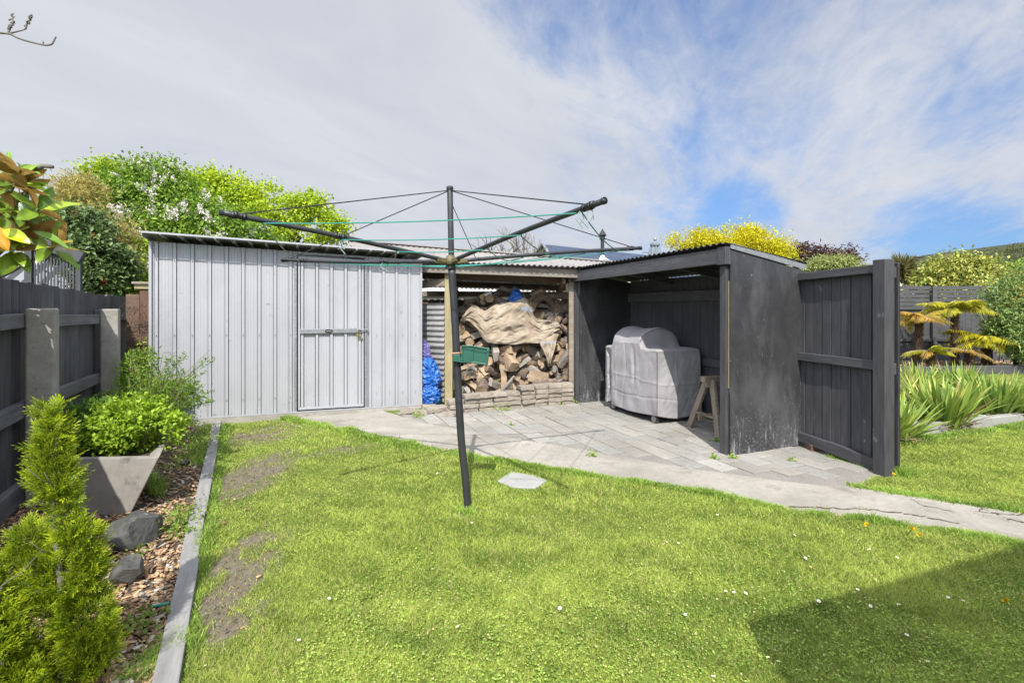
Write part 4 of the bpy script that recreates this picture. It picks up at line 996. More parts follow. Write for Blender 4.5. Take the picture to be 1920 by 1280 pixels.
def rock(px, py, sx, sy, sz, seed, label, mat='rock'):
    b_ = bmesh.new(); bmesh.ops.create_icosphere(b_, subdivisions=4, radius=1); q = np.random.default_rng(seed)
    pl_ = [(Vector(q.normal(size=3)).normalized(), q.uniform(.62,.85)) for _ in range(16)]
    for v in b_.verts:
        c = v.co.copy()
        for n_, d in pl_:
            e = c.dot(n_)
            if e > d: c -= n_*(e-d)
        c += Vector(q.normal(size=3))*.006
        v.co = Vector((c.x*sx, c.y*sy, c.z*sz))
    me = bpy.data.meshes.new('rock'); b_.to_mesh(me); b_.free(); me.materials.append(M[mat])
    o = bpy.data.objects.new('garden_rock', me); COL.objects.link(o); o.location = G(px,py)+Vector((0,.12,sz*.62)); o.rotation_euler = (0,0,q.uniform(0,3))
    return tag(o, label, 'rock', 'rocks in the mulch bed')
rock(222,1040,.165,.12,.125,3,'large dark angular rock in front of the concrete tub')
rock(206,1120,.085,.075,.085,9,'smaller grey rock half hidden behind the clipped conifer')
rock(330,880,.06,.05,.035,12,'small flat rock in the mulch right of the tub')
st = [G(*p) for p in ((932,906),(958,888),(1000,895),(1026,905),(1004,919),(960,917))]
mb = MB(); mb.prism(ccw([tuple(p[:2]) for p in st]), .0, .022); tag(mb.build('stepping_stone', M['kerb'], bevel=.006), 'flat grey stepping stone set in the lawn', 'paving stone')
mb = MB(); c0 = G(300,1142); mb.tube([c0+Vector((-.03,-.012,.02)), c0+Vector((.035,.012,.022))], [.006,.008], 8); tag(mb.build('plastic_peg', M['line']), 'bright green plastic peg dropped on the bark mulch', 'peg')
mb = MB(); a = SH(W_+.12,Dp-.08); mb.obj = None
mb.box((a.x,a.y-.05,0),(a.x+.20,a.y+.04,.06)); tag(mb.build('red_brick', M['redwood'], bevel=.006), 'old red brick under the bottom rail of the charcoal screen', 'brick')
# ================================================================ VEGETATION TOOLS
def nrmz(a): return a/np.maximum(np.linalg.norm(a, axis=1, keepdims=True), 1e-9)
def leaf_arrays(pos, d, face, size, asp=.5, fold=.12, curl=.12):
    n = len(pos); d = nrmz(d); side = np.cross(d, face); bad = np.linalg.norm(side,axis=1) < 1e-3
    side[bad] = [1,0,0]; side = nrmz(side); nr = np.cross(side, d); s = size.reshape(-1,1)
    b_ = pos; l = pos + d*s*.45 - side*s*asp/2 + nr*fold*s; t = pos + d*s - nr*curl*s; r = pos + d*s*.45 + side*s*asp/2 + nr*fold*s
    v = np.stack([b_, l, t, r], 1).reshape(-1,3); o = np.arange(n)*4
    f = np.concatenate([np.stack([o,o+2,o+1],1), np.stack([o,o+3,o+2],1)])
    return v, f
def crown(lobes, n, size, c1, c2, r, asp=.5, clump=.16, per=14, droop=.3, hollow=.55, gap=.25, flat=1.0, fold=.12):
    """leaf cloud through the volume of several ellipsoid lobes; returns arrays"""
    r = np.random.default_rng(r); L = np.array([[*l[0], *(l[1] if hasattr(l[1],'__len__') else (l[1],)*3)] for l in lobes], float)
    w = (L[:,3]*L[:,4]*L[:,5])**(2/3); M_ = max(6, n//per); k = r.choice(len(L), M_, p=w/w.sum())
    dirs = nrmz(r.normal(size=(M_,3))); rad_ = r.uniform(hollow**3, 1.08, M_)**(1/3)
    cc = L[k,:3] + dirs*L[k,3:]*rad_[:,None]
    ns = np.sin(cc[:,0]*4.1+1)*np.sin(cc[:,1]*3.7+2)*np.sin(cc[:,2]*4.7)+.5*np.sin(cc[:,0]*9.3)*np.sin(cc[:,2]*8.1+1)
    keep = ns > np.quantile(ns, gap*.6); cc = cc[keep]; dirs = dirs[keep]; k = k[keep]
    ct = r.uniform(0,1,len(cc)); csz = r.uniform(.6,1.3,len(cc))
    P_ = np.repeat(cc, per, 0) + r.normal(size=(len(cc)*per,3))*clump*np.repeat(csz,per)[:,None]*np.array([1,1,.7*flat])
    D = np.repeat(dirs, per, 0)*.6 + r.normal(size=P_.shape)*.7 + np.array([0,0,.15-droop])
    fc = np.repeat(dirs, per, 0)*.5 + r.normal(size=P_.shape)*.45 + np.array([0,0,.8])
    sz = size*r.uniform(.6,1.25,len(P_))
    t = np.clip(np.repeat(ct,per)*.7 + r.normal(size=len(P_))*.25 + .15, 0, 1)[:,None]
    col = np.array(c1)*(1-t)+np.array(c2)*t; col = np.clip(col*r.uniform(.8,1.2,(len(P_),1)), 0, 1)
    v, f = leaf_arrays(P_, D, fc, sz, asp, fold)
    return v, f, np.repeat(col, 4, 0)
def join(*parts):
    vs = []; fs = []; cs = []; o = 0
    for v, f, c in parts: vs.append(v); fs.append(f+o); cs.append(c); o += len(v)
    return np.concatenate(vs), np.concatenate(fs), np.concatenate(cs)
def lob(l): return [((P(x,y,Y).x,P(x,y,Y).y,P(x,y,Y).z), (r_*Y/F, r_*Y/F*.9, r_*Y/F*ry)) for x,y,Y,r_,ry in l]
def local(a, o): return a - np.array(o)
def limbs(mb, base, ends, r0, seed=0, wob=.08):
    q = random.Random(seed); base = Vector(base); fork = base.lerp(sum((Vector(e) for e in ends), Vector())/len(ends), .45)
    mb.tube(cr([base, base.lerp(fork,.5)+Vector((q.uniform(-wob,wob),q.uniform(-wob,wob),0)), fork],4), [r0*(1-.35*i/8) for i in range(9)], 8)
    for e in ends:
        e = Vector(e); m = fork.lerp(e,.5)+Vector((q.uniform(-wob,wob)*2,q.uniform(-wob,wob)*2,q.uniform(0,wob)))
        p = cr([fork, m, e], 5); mb.tube(p, [r0*.6*(1-.85*i/(len(p)-1)) for i in range(len(p))], 6)
        for j in range(3):
            s = p[3+j*2]; ee = s + Vector((q.uniform(-1,1),q.uniform(-1,1),q.uniform(.1,1)))*r0*5
            mb.tube([s, s.lerp(ee,.5)+Vector((0,0,r0*.3)), ee], [r0*.25,r0*.16,r0*.05], 5)
def tree(name, label, cat, lobes, n, size, c1, c2, seed, group=None, trunk=.08, mat='leaf', bark='treebark', extra=None, base=None, **kw):
    L = lob(lobes); 
    bx = sum(l[0][0] for l in L)/len(L); by = sum(l[0][1] for l in L)/len(L)
    base = Vector((bx, by, 0)) if base is None else Vector(base)
    t = thing(name, label, cat, base, 0, group)
    v, f, c = crown(L, n, size, c1, c2, seed, **kw)
    np_obj('crown' if cat == 'tree' else 'foliage', local(v, base), f, M[mat], c, t)
    mb = MB(); limbs(mb, (0,0,-.05), [Vector(l[0])-base for l in L], trunk, seed); mb.build('trunk' if cat == 'tree' else 'stems', M[bark], t, smooth=True)
    if extra: extra(t, L, base)
    return t
GR = lambda *c: c
# ---------------------------------------------------------------- trees at the back left
def blossoms(name, n, size, c1, c2, seed, per=22, up=.0):
    def fn(t, L, base):
        r = np.random.default_rng(seed); A = np.array([[*l[0], *l[1]] for l in L]); w = A[:,3]**2; k = r.choice(len(A), n, p=w/w.sum())
        d = nrmz(r.normal(size=(n,3))*[1,1,.8] + [0,-.75,.25]); c = A[k,:3] + d*A[k,3:]*1.0
        s = size*r.uniform(.6,1.2,n)
        ax = nrmz(d*.5+np.array([0,0,.8])+r.normal(size=(n,3))*.35)
        pp = np.repeat(c,per,0) + np.repeat(ax,per,0)*(r.uniform(-.9,1.0,n*per)*np.repeat(s,per))[:,None] + r.normal(size=(n*per,3))*np.repeat(s,per)[:,None]*.32
        dd = r.normal(size=pp.shape); fc = r.normal(size=pp.shape)
        tt = r.uniform(0,1,(n*per,1)); col = np.array(c1)*(1-tt)+np.array(c2)*tt
        v, f = leaf_arrays(pp, dd, fc, np.repeat(s,per)*.55, .8, .1, .05)
        np_obj(name, local(v, base), f, M['petal'], np.repeat(col,4,0), t)
    return fn
bgrp = None
tree('maple_tree', 'bright yellow-green maple rising behind the shed roof', 'tree',
     [(380,385,11,62,.85),(330,350,11.2,48,.8),(440,365,11,52,.75),(490,375,11,45,.8),(530,400,10.8,45,.75),(590,395,10.8,38,.8),(610,425,10.8,38,.75),(570,440,10.8,40,.7),(480,425,10.8,60,.7),(210,330,11.4,42,.6),(195,320,11.4,25,.5),(400,340,11.2,30,.6)],
     56000, .070, (.15,.235,.012), (.36,.43,.02), 21, trunk=.12, clump=.12, per=22, asp=.75, gap=.7, hollow=.5, droop=.25)
tree('lilac_bush', 'white flowering lilac bush beside the yellow-green maple', 'shrub',
     [(260,355,9,55,.9),(320,380,9,60,.9),(215,370,9.2,45,.9),(300,330,9.1,40,.7),(380,420,8.8,62,.8),(440,440,8.7,50,.8),(330,440,8.7,60,.8),(250,430,8.8,55,.9),(490,455,8.7,30,.7)],
     32000, .074, (.06,.12,.012), (.19,.29,.032), 22, trunk=.07, clump=.12, per=12, asp=.55, gap=.25, hollow=.5, droop=.35, extra=blossoms('flower_heads', 125, .075, (.66,.60,.57), (.82,.79,.77), 5, per=55))
tree('feathery_tree', 'pale feathery olive-yellow shrub between the lilac and camellia', 'shrub',
     [(150,365,7.6,38,.9),(185,400,7.5,45,.9),(225,455,7.3,42,.9),(120,400,7.7,35,.9),(255,490,7.2,30,1.0),(150,345,7.7,22,.8)],
     15000, .085, (.27,.235,.07), (.52,.46,.18), 23, trunk=.05, bark='greybark', clump=.09, per=12, asp=.10, gap=.8, hollow=.15, droop=-.25)
tree('camellia_bush', 'dark glossy camellia with red blooms above the left fence', 'shrub',
     [(120,450,6.7,45,.9),(170,470,6.6,40,1.0),(185,520,6.6,36,1.0),(150,420,6.7,40,.7),(90,420,6.8,40,.8),(215,500,6.8,28,1.0)],
     16000, .07, (.035,.065,.018), (.11,.155,.05), 24, trunk=.05, mat='leafgloss', clump=.09, per=10, asp=.55, gap=.2, hollow=.4, droop=.3, extra=blossoms('flowers', 14, .05, (.40,.012,.012), (.50,.06,.02), 9, per=26))
tree('lime_bush', 'fresh lime green bush low behind the fence and shed corner', 'shrub',
     [(205,522,7.4,34,.9),(232,508,7.4,28,.9),(255,470,7.6,20,.9),(190,545,7.2,25,.8),(225,560,7.2,40,.9),(250,530,7.2,25,1.0)], 6500, .08, (.14,.23,.012), (.30,.40,.03), 25, trunk=.03, clump=.09, per=10, gap=.2)
# ---------------------------------------------------------------- trees at the back right
tree('robinia_tree', 'golden yellow robinia tree above the shelter roof', 'tree',
     [(1370,458,16,42,.75),(1310,455,16,36,.65),(1430,462,16,42,.65),(1278,452,16,22,.5),(1345,480,15.8,52,.6),(1450,478,15.8,32,.6),(1395,440,16,28,.55)],
     36000, .09, (.29,.265,.008), (.52,.475,.014), 31, trunk=.14, clump=.15, per=14, asp=.35, gap=.5, hollow=.4, droop=.2)
tree('purple_tree', 'dark purple leaved tree to the right of the golden robinia', 'tree',
     [(1515,485,18,26,.9),(1545,480,18,22,.7),(1500,470,18,16,.9),(1580,485,18,20,.7),(1598,492,18,18,.5),(1560,492,18,30,.6),(1590,475,18,8,1.2)], 5200, .14, (.035,.018,.02), (.10,.05,.045), 32, trunk=.10, clump=.15, per=10, asp=.4, gap=.5, hollow=.2)
tree('olive_bush', 'pale olive green bush just above the charcoal screen', 'shrub',
     [(1550,497,14,24,.6),(1580,498,14,24,.6),(1525,502,14,16,.5),(1605,500,14,14,.6)], 4500, .11, (.16,.19,.06), (.30,.33,.12), 33, trunk=.05, clump=.10, per=10, asp=.3)
tree('flowering_shrub', 'large green shrub dotted with pink blooms behind the slatted fence', 'shrub',
     [(1790,512,14.5,46,.75),(1748,530,14.5,32,.85),(1832,515,14.5,40,.8),(1860,530,14.5,26,.9),(1800,540,14.3,55,.6),(1865,555,14.2,25,.9),(1735,540,14.5,18,.9)],
     15000, .12, (.08,.12,.02), (.34,.33,.07), 34, trunk=.09, mat='leafgloss', clump=.13, per=9, gap=.3, hollow=.4, extra=blossoms('flowers', 40, .055, (.50,.22,.22), (.62,.40,.36), 19, per=14))
tree('mixed_shrub', 'tall mixed shrub with reddish new tips at the right edge', 'shrub',
     [(1895,560,10.6,36,.9),(1925,540,10.6,36,.9),(1890,600,10.5,34,1.0),(1925,590,10.5,40,1.1),(1915,640,10.3,32,1.0),(1940,640,10.3,40,1.0),(1870,615,10.8,18,.9)],
     17000, .09, (.09,.15,.045), (.26,.34,.11), 35, trunk=.06, clump=.10, per=10, asp=.3, gap=.3, hollow=.3, extra=blossoms('new_tips', 120, .07, (.40,.25,.05), (.42,.36,.05), 29, per=14))
tree('green_tree', 'rounded green tree beyond the right edge shrubs', 'tree', [(1900,520,20,34,.6),(1945,515,20,40,.6)], 4500, .2, (.09,.15,.02), (.22,.28,.05), 36, trunk=.1, clump=.2, per=10)
# bare tree far in the middle
bt = thing('bare_tree', 'bare branched tree showing over the beige garage roof', 'tree', tuple(P(965,578,20)[:2])+(0,))
mb = MB(); q = random.Random(4)
def branch(p, d, L_, r, lev):
    e = p + d*L_; mid = p.lerp(e,.5)+Vector((q.uniform(-1,1),q.uniform(-1,1),q.uniform(-.3,.6)))*L_*.08
    mb.tube([p, mid, e], [r, r*.85, r*.65], 5 if lev else 7)
    if lev >= 4: return
    for k in range(3 if lev else 5):
        a = q.uniform(0,6.28); sp = q.uniform(.35,.75)
        nd = (d + Vector((math.cos(a),math.sin(a),q.uniform(-.1,.4)))*sp).normalized(); branch(p.lerp(e,q.uniform(.55,1)), nd, L_*q.uniform(.55,.8), r*.6, lev+1)
branch(Vector((0,0,0)), Vector((0,0,1)), 1.9, .09, 0); mb.build('trunk', M['greybark'], bt)
v, f, c = crown([((.2,0,3.2),(1.3,.8,.8)),((-.6,0,3.1),(.7,.6,.7)),((1.1,0,3.1),(.6,.6,.6))], 700, .10, (.20,.20,.06), (.30,.26,.09), 41, clump=.3, per=5, hollow=.1); np_obj('buds', v, f, M['leaf'], c, bt)
# strap-leaved tree beside the lamp
ct_ = thing('cabbage_tree', 'spiky headed cabbage tree just right of the screen post', 'tree', tuple(P(1700,578,16)[:2])+(0,))
o3 = np.array([*ct_.location]); A = []
for (px, py, r_, n) in ((1688,508,34,420),(1715,520,24,300),(1700,498,22,220)):
    c0 = np.array(P(px,py,16)); d = nrmz(rng.normal(size=(n,3))+[0,0,.25]); sz = r_*16/F*rng.uniform(.6,1.1,n)
    v, f = leaf_arrays(np.repeat(c0[None],n,0)+d*.05, d, rng.normal(size=(n,3))+[0,0,.6], sz, .075, .02, .15); t = rng.uniform(0,1,(n,1))
    A.append((v, f, np.repeat(np.array((.09,.095,.03))*(1-t)+np.array((.22,.19,.085))*t,4,0)))
v, f, c = join(*A); np_obj('crown', v-o3, f, M['leaf'], c, ct_)
mb = MB(); mb.tube([(0,0,0),(.02,0,1.6),(0,0,2.5)], [.14,.11,.09], 8); mb.build('trunk', M['greybark'], ct_)
# distant wooded hill
mb = MB(); g = []
for i in range(41):
    x = 110 + i*8; row = []
    for j in range(15):
        y = 150 + j*14; hgt = 36*math.exp(-((x-290)/85)**2)*math.sin(math.pi*min(1,(j+.02)/7)/2)*(1+.08*math.sin(i*.9)) + 3*math.exp(-((x-175)/30)**2)*math.sin(math.pi*min(1,j/6)/2)
        row.append((x, y, max(-.5,hgt)))
    g.append(row)
mb.grid(g); hillm = plain('hill_ground', (.035,.045,.016), 1); tag(mb.build('hill', hillm, smooth=True), kind='structure')
r_ = np.random.default_rng(8); lbs = []
for k in range(900):
    i = r_.uniform(4,30); j = r_.uniform(0,8); a = g[int(i)][int(j)]
    if a[2] < .6 and r_.random() < .6: continue
    s = r_.uniform(1.6,3.6); lbs.append(((a[0]+r_.uniform(-4,4), a[1]+r_.uniform(-6,6), a[2]+s*.6),(s*1.1,s*1.1,s*.9)))
v, f, c = crown(lbs, 75000, .85, (.035,.05,.014), (.12,.13,.045), 51, clump=.7, per=10, hollow=.6, gap=.1); tag(np_obj('hill_forest', v, f, M['leaf'], c), 'distant olive green bush covering the hill on the right', 'forest', kind='stuff')

# ---------------------------------------------------------------- magnolia branch, near left
mg = thing('magnolia_tree', 'magnolia with big leaves bronze beneath reaching over the left fence', 'tree', (-3.95,3.3,0))
mo = Vector(mg.location); MV = []; MF = []; MC = []
def bigleaf(p, d, up, L_, W_, col, bend=.25):
    d = Vector(d).normalized(); s = d.cross(Vector(up)); s = s.normalized() if s.length > 1e-3 else Vector((1,0,0)); n_ = s.cross(d); o = len(MV); nl = 7
    tw = RN.uniform(-.4,.4)
    for i in range(nl+1):
        t = i/nl; w = W_*math.sin(math.pi*(t**.85)*.97+.03)**.8*.5 if 0 < i < nl else .004
        c = Vector(p) + d*L_*t + n_*(bend*L_*(t - 1.7*t*t)*.5)
        ss = (s*math.cos(tw*t)+n_*math.sin(tw*t))
        for k in (-1,-.5,0,.5,1): MV.append(c + ss*w*k + n_*(abs(k)**1.5*w*.30) + n_*.004*math.sin(9*t+k*2)); MC.append(tuple(min(1,x*(1.25 if k==0 else 1)) for x in col))
    for i in range(nl):
        for k in range(4): a = o+i*5+k; MF.append((a,a+1,a+6,a+5))
rosettes = [((12,405),(.5,-.3,.9),9),((38,330),(.2,-.2,1),8),((30,395),(.7,-.4,.5),9),((58,440),(.8,-.5,.2),8),((25,470),(.5,-.6,.2),8),((70,395),(.9,-.2,.4),6),((98,466),(1,-.2,.25),5),((-30,420),(0,-.5,.8),9),((-15,350),(.1,-.3,1),8),((-25,480),(.3,-.7,.1),8),((48,362),(.8,-.1,.6),6),((10,450),(.4,-.7,.4),8),((62,415),(.9,-.5,.4),6),((28,345),(.6,-.6,.5),7)]
gcols = [(.10,.17,.018),(.14,.22,.022),(.19,.26,.022),(.07,.13,.018),(.12,.19,.02)]
bmb = MB(); root = Vector((0,0,0)); lim = [Vector((-.05,0,.9)), Vector((.15,-.15,1.45))]
bmb.tube([root, lim[0], lim[1]], [.05,.04,.028], 8)
for (px, py), ax, n in rosettes:
    c = P(px, py, 2.95+RN.uniform(-.12,.12)); ax = Vector(ax).normalized()
    pth = cr([lim[1], (lim[1]).lerp(c-mo,.5)+Vector((0,.05,-.06)), c-mo], 4); bmb.tube(pth, [.016*(1-.65*i/(len(pth)-1)) for i in range(len(pth))], 6)
    for k in range(n):
        a = 2*math.pi*k/n*1.618 + RN.random(); o1 = ax.orthogonal().normalized(); o2 = ax.cross(o1)
        rd = (o1*math.cos(a)+o2*math.sin(a)); d = (rd*RN.uniform(.7,1.2)+ax*RN.uniform(.2,.9)).normalized()
        L_ = RN.uniform(.125,.19); bigleaf(c-mo+d*.012, d, (ax*.7-rd*.3+Vector((0,0,.4))) if RN.random() < .5 else Vector((RN.uniform(-.3,.3),.6,.8)), L_, L_*RN.uniform(.36,.46), RN.choice(gcols), RN.uniform(.1,.5))
for p0, p1, Y, W_, col, up in (((18,332),(15,283),2.9,.065,(.13,.22,.025),(0,-1,.2)),((62,432),(128,462),2.85,.06,(.11,.20,.03),(0,-.5,1)),((98,466),(168,470),2.85,.035,(.12,.17,.03),(0,-.2,1)),((-5,425),(14,470),2.8,.07,(.42,.20,.015),(.3,-1,.3)),((8,430),(55,455),2.8,.07,(.30,.36,.012),(0,-1,.6)),((38,380),(70,420),2.8,.06,(.06,.12,.025),(0,-.9,.5)),((70,470),(100,462),2.9,.06,(.22,.12,.04),(0,-.6,-.8)),((105,465),(135,450),2.9,.05,(.2,.16,.03),(0,-.5,.8)),((30,350),(85,322),2.9,.035,(.11,.19,.02),(0,-.2,1)),((50,340),(90,345),2.9,.04,(.1,.17,.02),(0,-.3,-1))):
    a = P(*p0, Y)-mo; b2 = P(*p1, Y)-mo; bigleaf(a, b2-a, up, (b2-a).length, W_, col, .15)
v = np.array([tuple(x) for x in MV]); f = np.array(MF); np_obj('foliage', v, f, M['magleaf'], np.array(MC), mg, smooth=True)
for pts, r0 in (([(98,466),(88,485),(72,468)],.008),([(40,478),(20,492),(-10,486)],.007),([(52,320),(75,314),(82,311),(99,313)],.016),([(75,314),(80,309),(80,308)],.012),([(30,330),(55,322),(75,315)],.012),([(100,466),(104,455)],.006),([(-10,390),(10,400),(12,430),(8,460)],.014)):
    bmb.tube([P(x,y,2.92)-mo for x,y in pts], [r0*(1-.1*i) for i in range(len(pts))], 7)
bmb.build('branches', M['greybark'], mg, smooth=True)
# bare twig hanging into the top left corner belongs to a leafless tree outside the picture
bt2 = thing('leafless_tree', 'leafless lichen covered twig at the top left corner', 'tree', (-4.3,2.6,0))
o2 = Vector(bt2.location); mb = MB(); Yb = 2.9; tw = lambda l, r: mb.tube([p for p in cr([P(x,y,Yb)-o2 for x,y in l],4)], [r*(1-.35*i/((len(l)-1)*4)) for i in range((len(l)-1)*4+1)], 7)
mb.tube([(0,0,0),(.05,.1,1.5),(.3,.2,2.6),P(-120,20,Yb)-o2,P(-40,55,Yb)-o2,P(0,62,Yb)-o2], [.09,.08,.05,.02,.008,.006], 8)
tw([(-1,62),(18,64),(32,71),(50,77),(70,82),(85,85),(95,84),(99,81),(102,75),(105,69)], .0062); tw([(18,63),(30,60),(42,57),(48,55)], .005); tw([(48,55),(50,46),(56,38),(60,28)], .005); tw([(16,62),(20,52),(24,42),(23,28)], .0045)
for i in range(70):
    c = RN.choice((((48,54),(60,28)),((16,61),(23,28)),((17,55),(25,42)))); t = RN.random(); x = c[0][0]+(c[1][0]-c[0][0])*t+RN.uniform(-3.2,3.2); y = c[0][1]+(c[1][1]-c[0][1])*t+RN.uniform(-2,2)
    p = P(x,y,Yb+RN.uniform(-.01,.01))-o2; mb.tube([p,p+Vector((RN.uniform(-.008,.008),0,RN.uniform(0,.012)))],[.005,.002],5)
mb.tube([P(81,82,Yb)-o2,P(81,78,Yb)-o2],.004,5); mb.build('branches', M['greybark'], bt2, smooth=True)

# ---------------------------------------------------------------- clipped conifers
def sprays(lobes, n, seed, L_=.05, cg=(.07,.125,.012), cy=(.37,.44,.016)):
    """flat fan-shaped conifer sprays set edge-on round the lobes, with dark gaps between them"""
    r = np.random.default_rng(seed); A = np.array([[*c, *s] for c, s in lobes]); w = A[:,3]*A[:,5]; k = r.choice(len(A), n, p=w/w.sum())
    d = nrmz(r.normal(size=(n,3))); rr = r.uniform(.35**3,1.0,n)**(1/3)*(1+.13*np.sin(9*d[:,0]+7*d[:,2]+2*k)*np.sin(8*d[:,1]+6*d[:,2])); c = A[k,:3]+d*A[k,3:]*rr[:,None]
    ax = nrmz(d*np.array([1,1,.5]) + np.array([0,0,.62]) + r.normal(size=(n,3))*.30); tang = np.stack([-d[:,1],d[:,0],np.zeros(n)],1)
    pn = nrmz(np.cross(ax, np.array([0,0,1.])+r.normal(size=(n,3))*.8)); sd = np.cross(ax,pn); sd = nrmz(np.where(r.uniform(size=(n,1))<.6, sd, pn)); nn = nrmz(np.cross(sd,ax))
    P_=[];D=[];S_=[];C=[];N_=[]; tone = r.uniform(0,1,n); sz = L_*r.uniform(.7,1.25,n)
    for j in range(-3,4):
        an = j*.30 + r.normal(size=n)*.06; bd = ax*np.cos(an)[:,None]+sd*np.sin(an)[:,None]; b0 = c + ax*(sz*.35*(1-abs(j)/3))[:,None]; ln = sz*(1.0-.12*abs(j))
        for m in range(5):
            t = m/4; s = (-1)**m
            P_.append(b0+bd*(ln*.95*t)[:,None]); D.append(bd+sd*(s*.7*(1.05-t))+r.normal(size=(n,3))*.06); S_.append(ln*(.50-.14*t)*r.uniform(.8,1.2,n)); N_.append(nn+r.normal(size=(n,3))*.25)
            tt = np.clip(.05+.75*t+.55*(tone-.5)+r.normal(size=n)*.08,0,1)[:,None]; C.append(np.array(cg)*(1-tt)+np.array(cy)*tt)
    P_=np.concatenate(P_);D=np.concatenate(D);S_=np.concatenate(S_);C=np.concatenate(C);N_=np.concatenate(N_)
    v, f = leaf_arrays(P_, D, N_, S_, .27, .03, .08); return v, f, np.repeat(C,4,0)
LS=.94
def conifer(label, base, lobes, n, seed, trunk_h, L_=.05, **kw):
    t = thing('golden_conifer', label, 'conifer', base, 0, 'golden conifers in the mulch bed')
    v, f, c = sprays(lobes, n, seed, L_, **kw); np_obj('foliage', v, f, M['leaf'], c, t)
    mb = MB(); mb.tube(cr([(0,0,-.05),(.01,0,trunk_h*.35),(-.02,.0,trunk_h*.68),(-.01,0,trunk_h)],4), [.016-.012*i/12 for i in range(13)], 8)
    for k in range(12):
        z = RN.uniform(.1,trunk_h*.9); a = RN.uniform(0,6.28); mb.tube([(0,0,z),(math.cos(a)*.05,math.sin(a)*.05,z+.03),(math.cos(a)*.1,math.sin(a)*.1,z+.09)],[.003,.002,.001],5)
    mb.build('trunk', M['greybark'], t, smooth=True); return t
cb = G(112,1295); Yc = cb.y
def cl_(px, py, rx, rz, dy=0): p = P(px,py,Yc+dy)-cb; rx = max(5,rx-19); rz = max(10,rz-12); return ((p.x,p.y,p.z-.022),(rx*Yc/F,rx*Yc/F*.95,rz*Yc/F))
conifer('golden conifer clipped into two tiers with a bare neck of trunk', cb,
        [cl_(100,885,52,45),(cl_(92,840,44,52)),cl_(98,790,25,42),cl_(92,765,14,38),cl_(80,770,7,40),cl_(108,768,6,36),cl_(75,885,30,24),cl_(128,850,25,30),
         cl_(120,938,42,42),cl_(108,905,46,36),cl_(88,915,32,24),cl_(98,815,40,60),cl_(58,1000,46,42),cl_(140,985,46,30),cl_(150,1000,48,46),cl_(50,1060,70,70),cl_(120,1070,75,70),cl_(165,1060,42,60),cl_(75,1160,85,90),cl_(160,1150,62,80),cl_(100,1240,95,60),cl_(175,1210,52,55)], 3600, 61, .90, L_=.031)
cb2 = G(2,1345); Yc = cb2.y
cb_save = cb; cb = cb2
conifer('smaller golden conifer at the lower left corner of the bed', cb2, [cl_(-12,1215,58,105),cl_(-25,1120,38,70),cl_(10,1290,70,60),cl_(40,1290,42,45)], 1300, 62, .5, L_=.034, cg=(.08,.14,.012), cy=(.36,.43,.016))
cb3 = Vector((-1.42,.78,0))
conifer('taller golden conifer just outside the lower left of the picture', cb3, [((0,0,.35),(.24,.24,.36)),((0,0,.75),(.19,.19,.3)),((0,0,1.05),(.11,.11,.25))], 900, 63, 1.1, L_=.045)
# ---------------------------------------------------------------- herbs in and behind the tub
def herb(name, label, base, lobes, n, size, c1, c2, seed, stems=40, asp=.6, per=9, clump=.035, upright=.25, mat='leaf'):
    t = thing(name, label, 'plant', base); v, f, c = crown(lobes, n, size, c1, c2, seed, asp=asp, clump=clump, per=per, hollow=.3, gap=.15, droop=-upright, fold=.16)
    np_obj('foliage', local(v, base), f, M[mat], c, t); mb = MB(); q = random.Random(seed)
    for k in range(stems):
        l = q.choice(lobes); e = Vector(l[0])+Vector((q.uniform(-1,1)*l[1][0],q.uniform(-1,1)*l[1][1],q.uniform(.0,.9)*l[1][2]))-base; b0 = Vector((e.x*.55,e.y*.55,.0)); mb.tube([b0,b0.lerp(e,.5)+Vector((q.uniform(-.02,.02),q.uniform(-.02,.02),.02)),e],[.004,.003,.0018],5)
    mb.build('stems', M['herbstem'], t); return t
M['herbstem'] = plain('green_stem', (.11,.15,.03), .6)
M['drystem'] = plain('dry_stem', (.24,.19,.11), .8)
tb = lambda px, py, Y, r, ry: ((P(px,py,Y)[0],P(px,py,Y)[1],P(px,py,Y)[2]), (r*Y/F, r*Y/F*.8, r*Y/F*ry))
base = Vector((P(235,857,3.5).x, 3.55, .36))
herb('mint_plant', 'bright green leafy mint filling the front of the concrete tub', base, [tb(235,800,3.45,62,.75),tb(290,810,3.5,48,.8),tb(265,775,3.6,55,.6),tb(200,820,3.45,50,.6),tb(310,795,3.6,34,.8)], 6800, .034, (.13,.215,.012), (.26,.37,.03), 71, asp=.62, clump=.026, per=9)
base = Vector((P(160,860,3.6).x, 3.6, .36))
herb('lemon_balm', 'darker green crinkled herb at the left end of the tub', base, [tb(165,790,3.6,45,.85),tb(150,830,3.5,38,.7),tb(195,770,3.75,35,.7),tb(135,800,3.6,25,.9)], 3600, .036, (.05,.11,.016), (.12,.21,.028), 72, asp=.6, clump=.028, per=9)
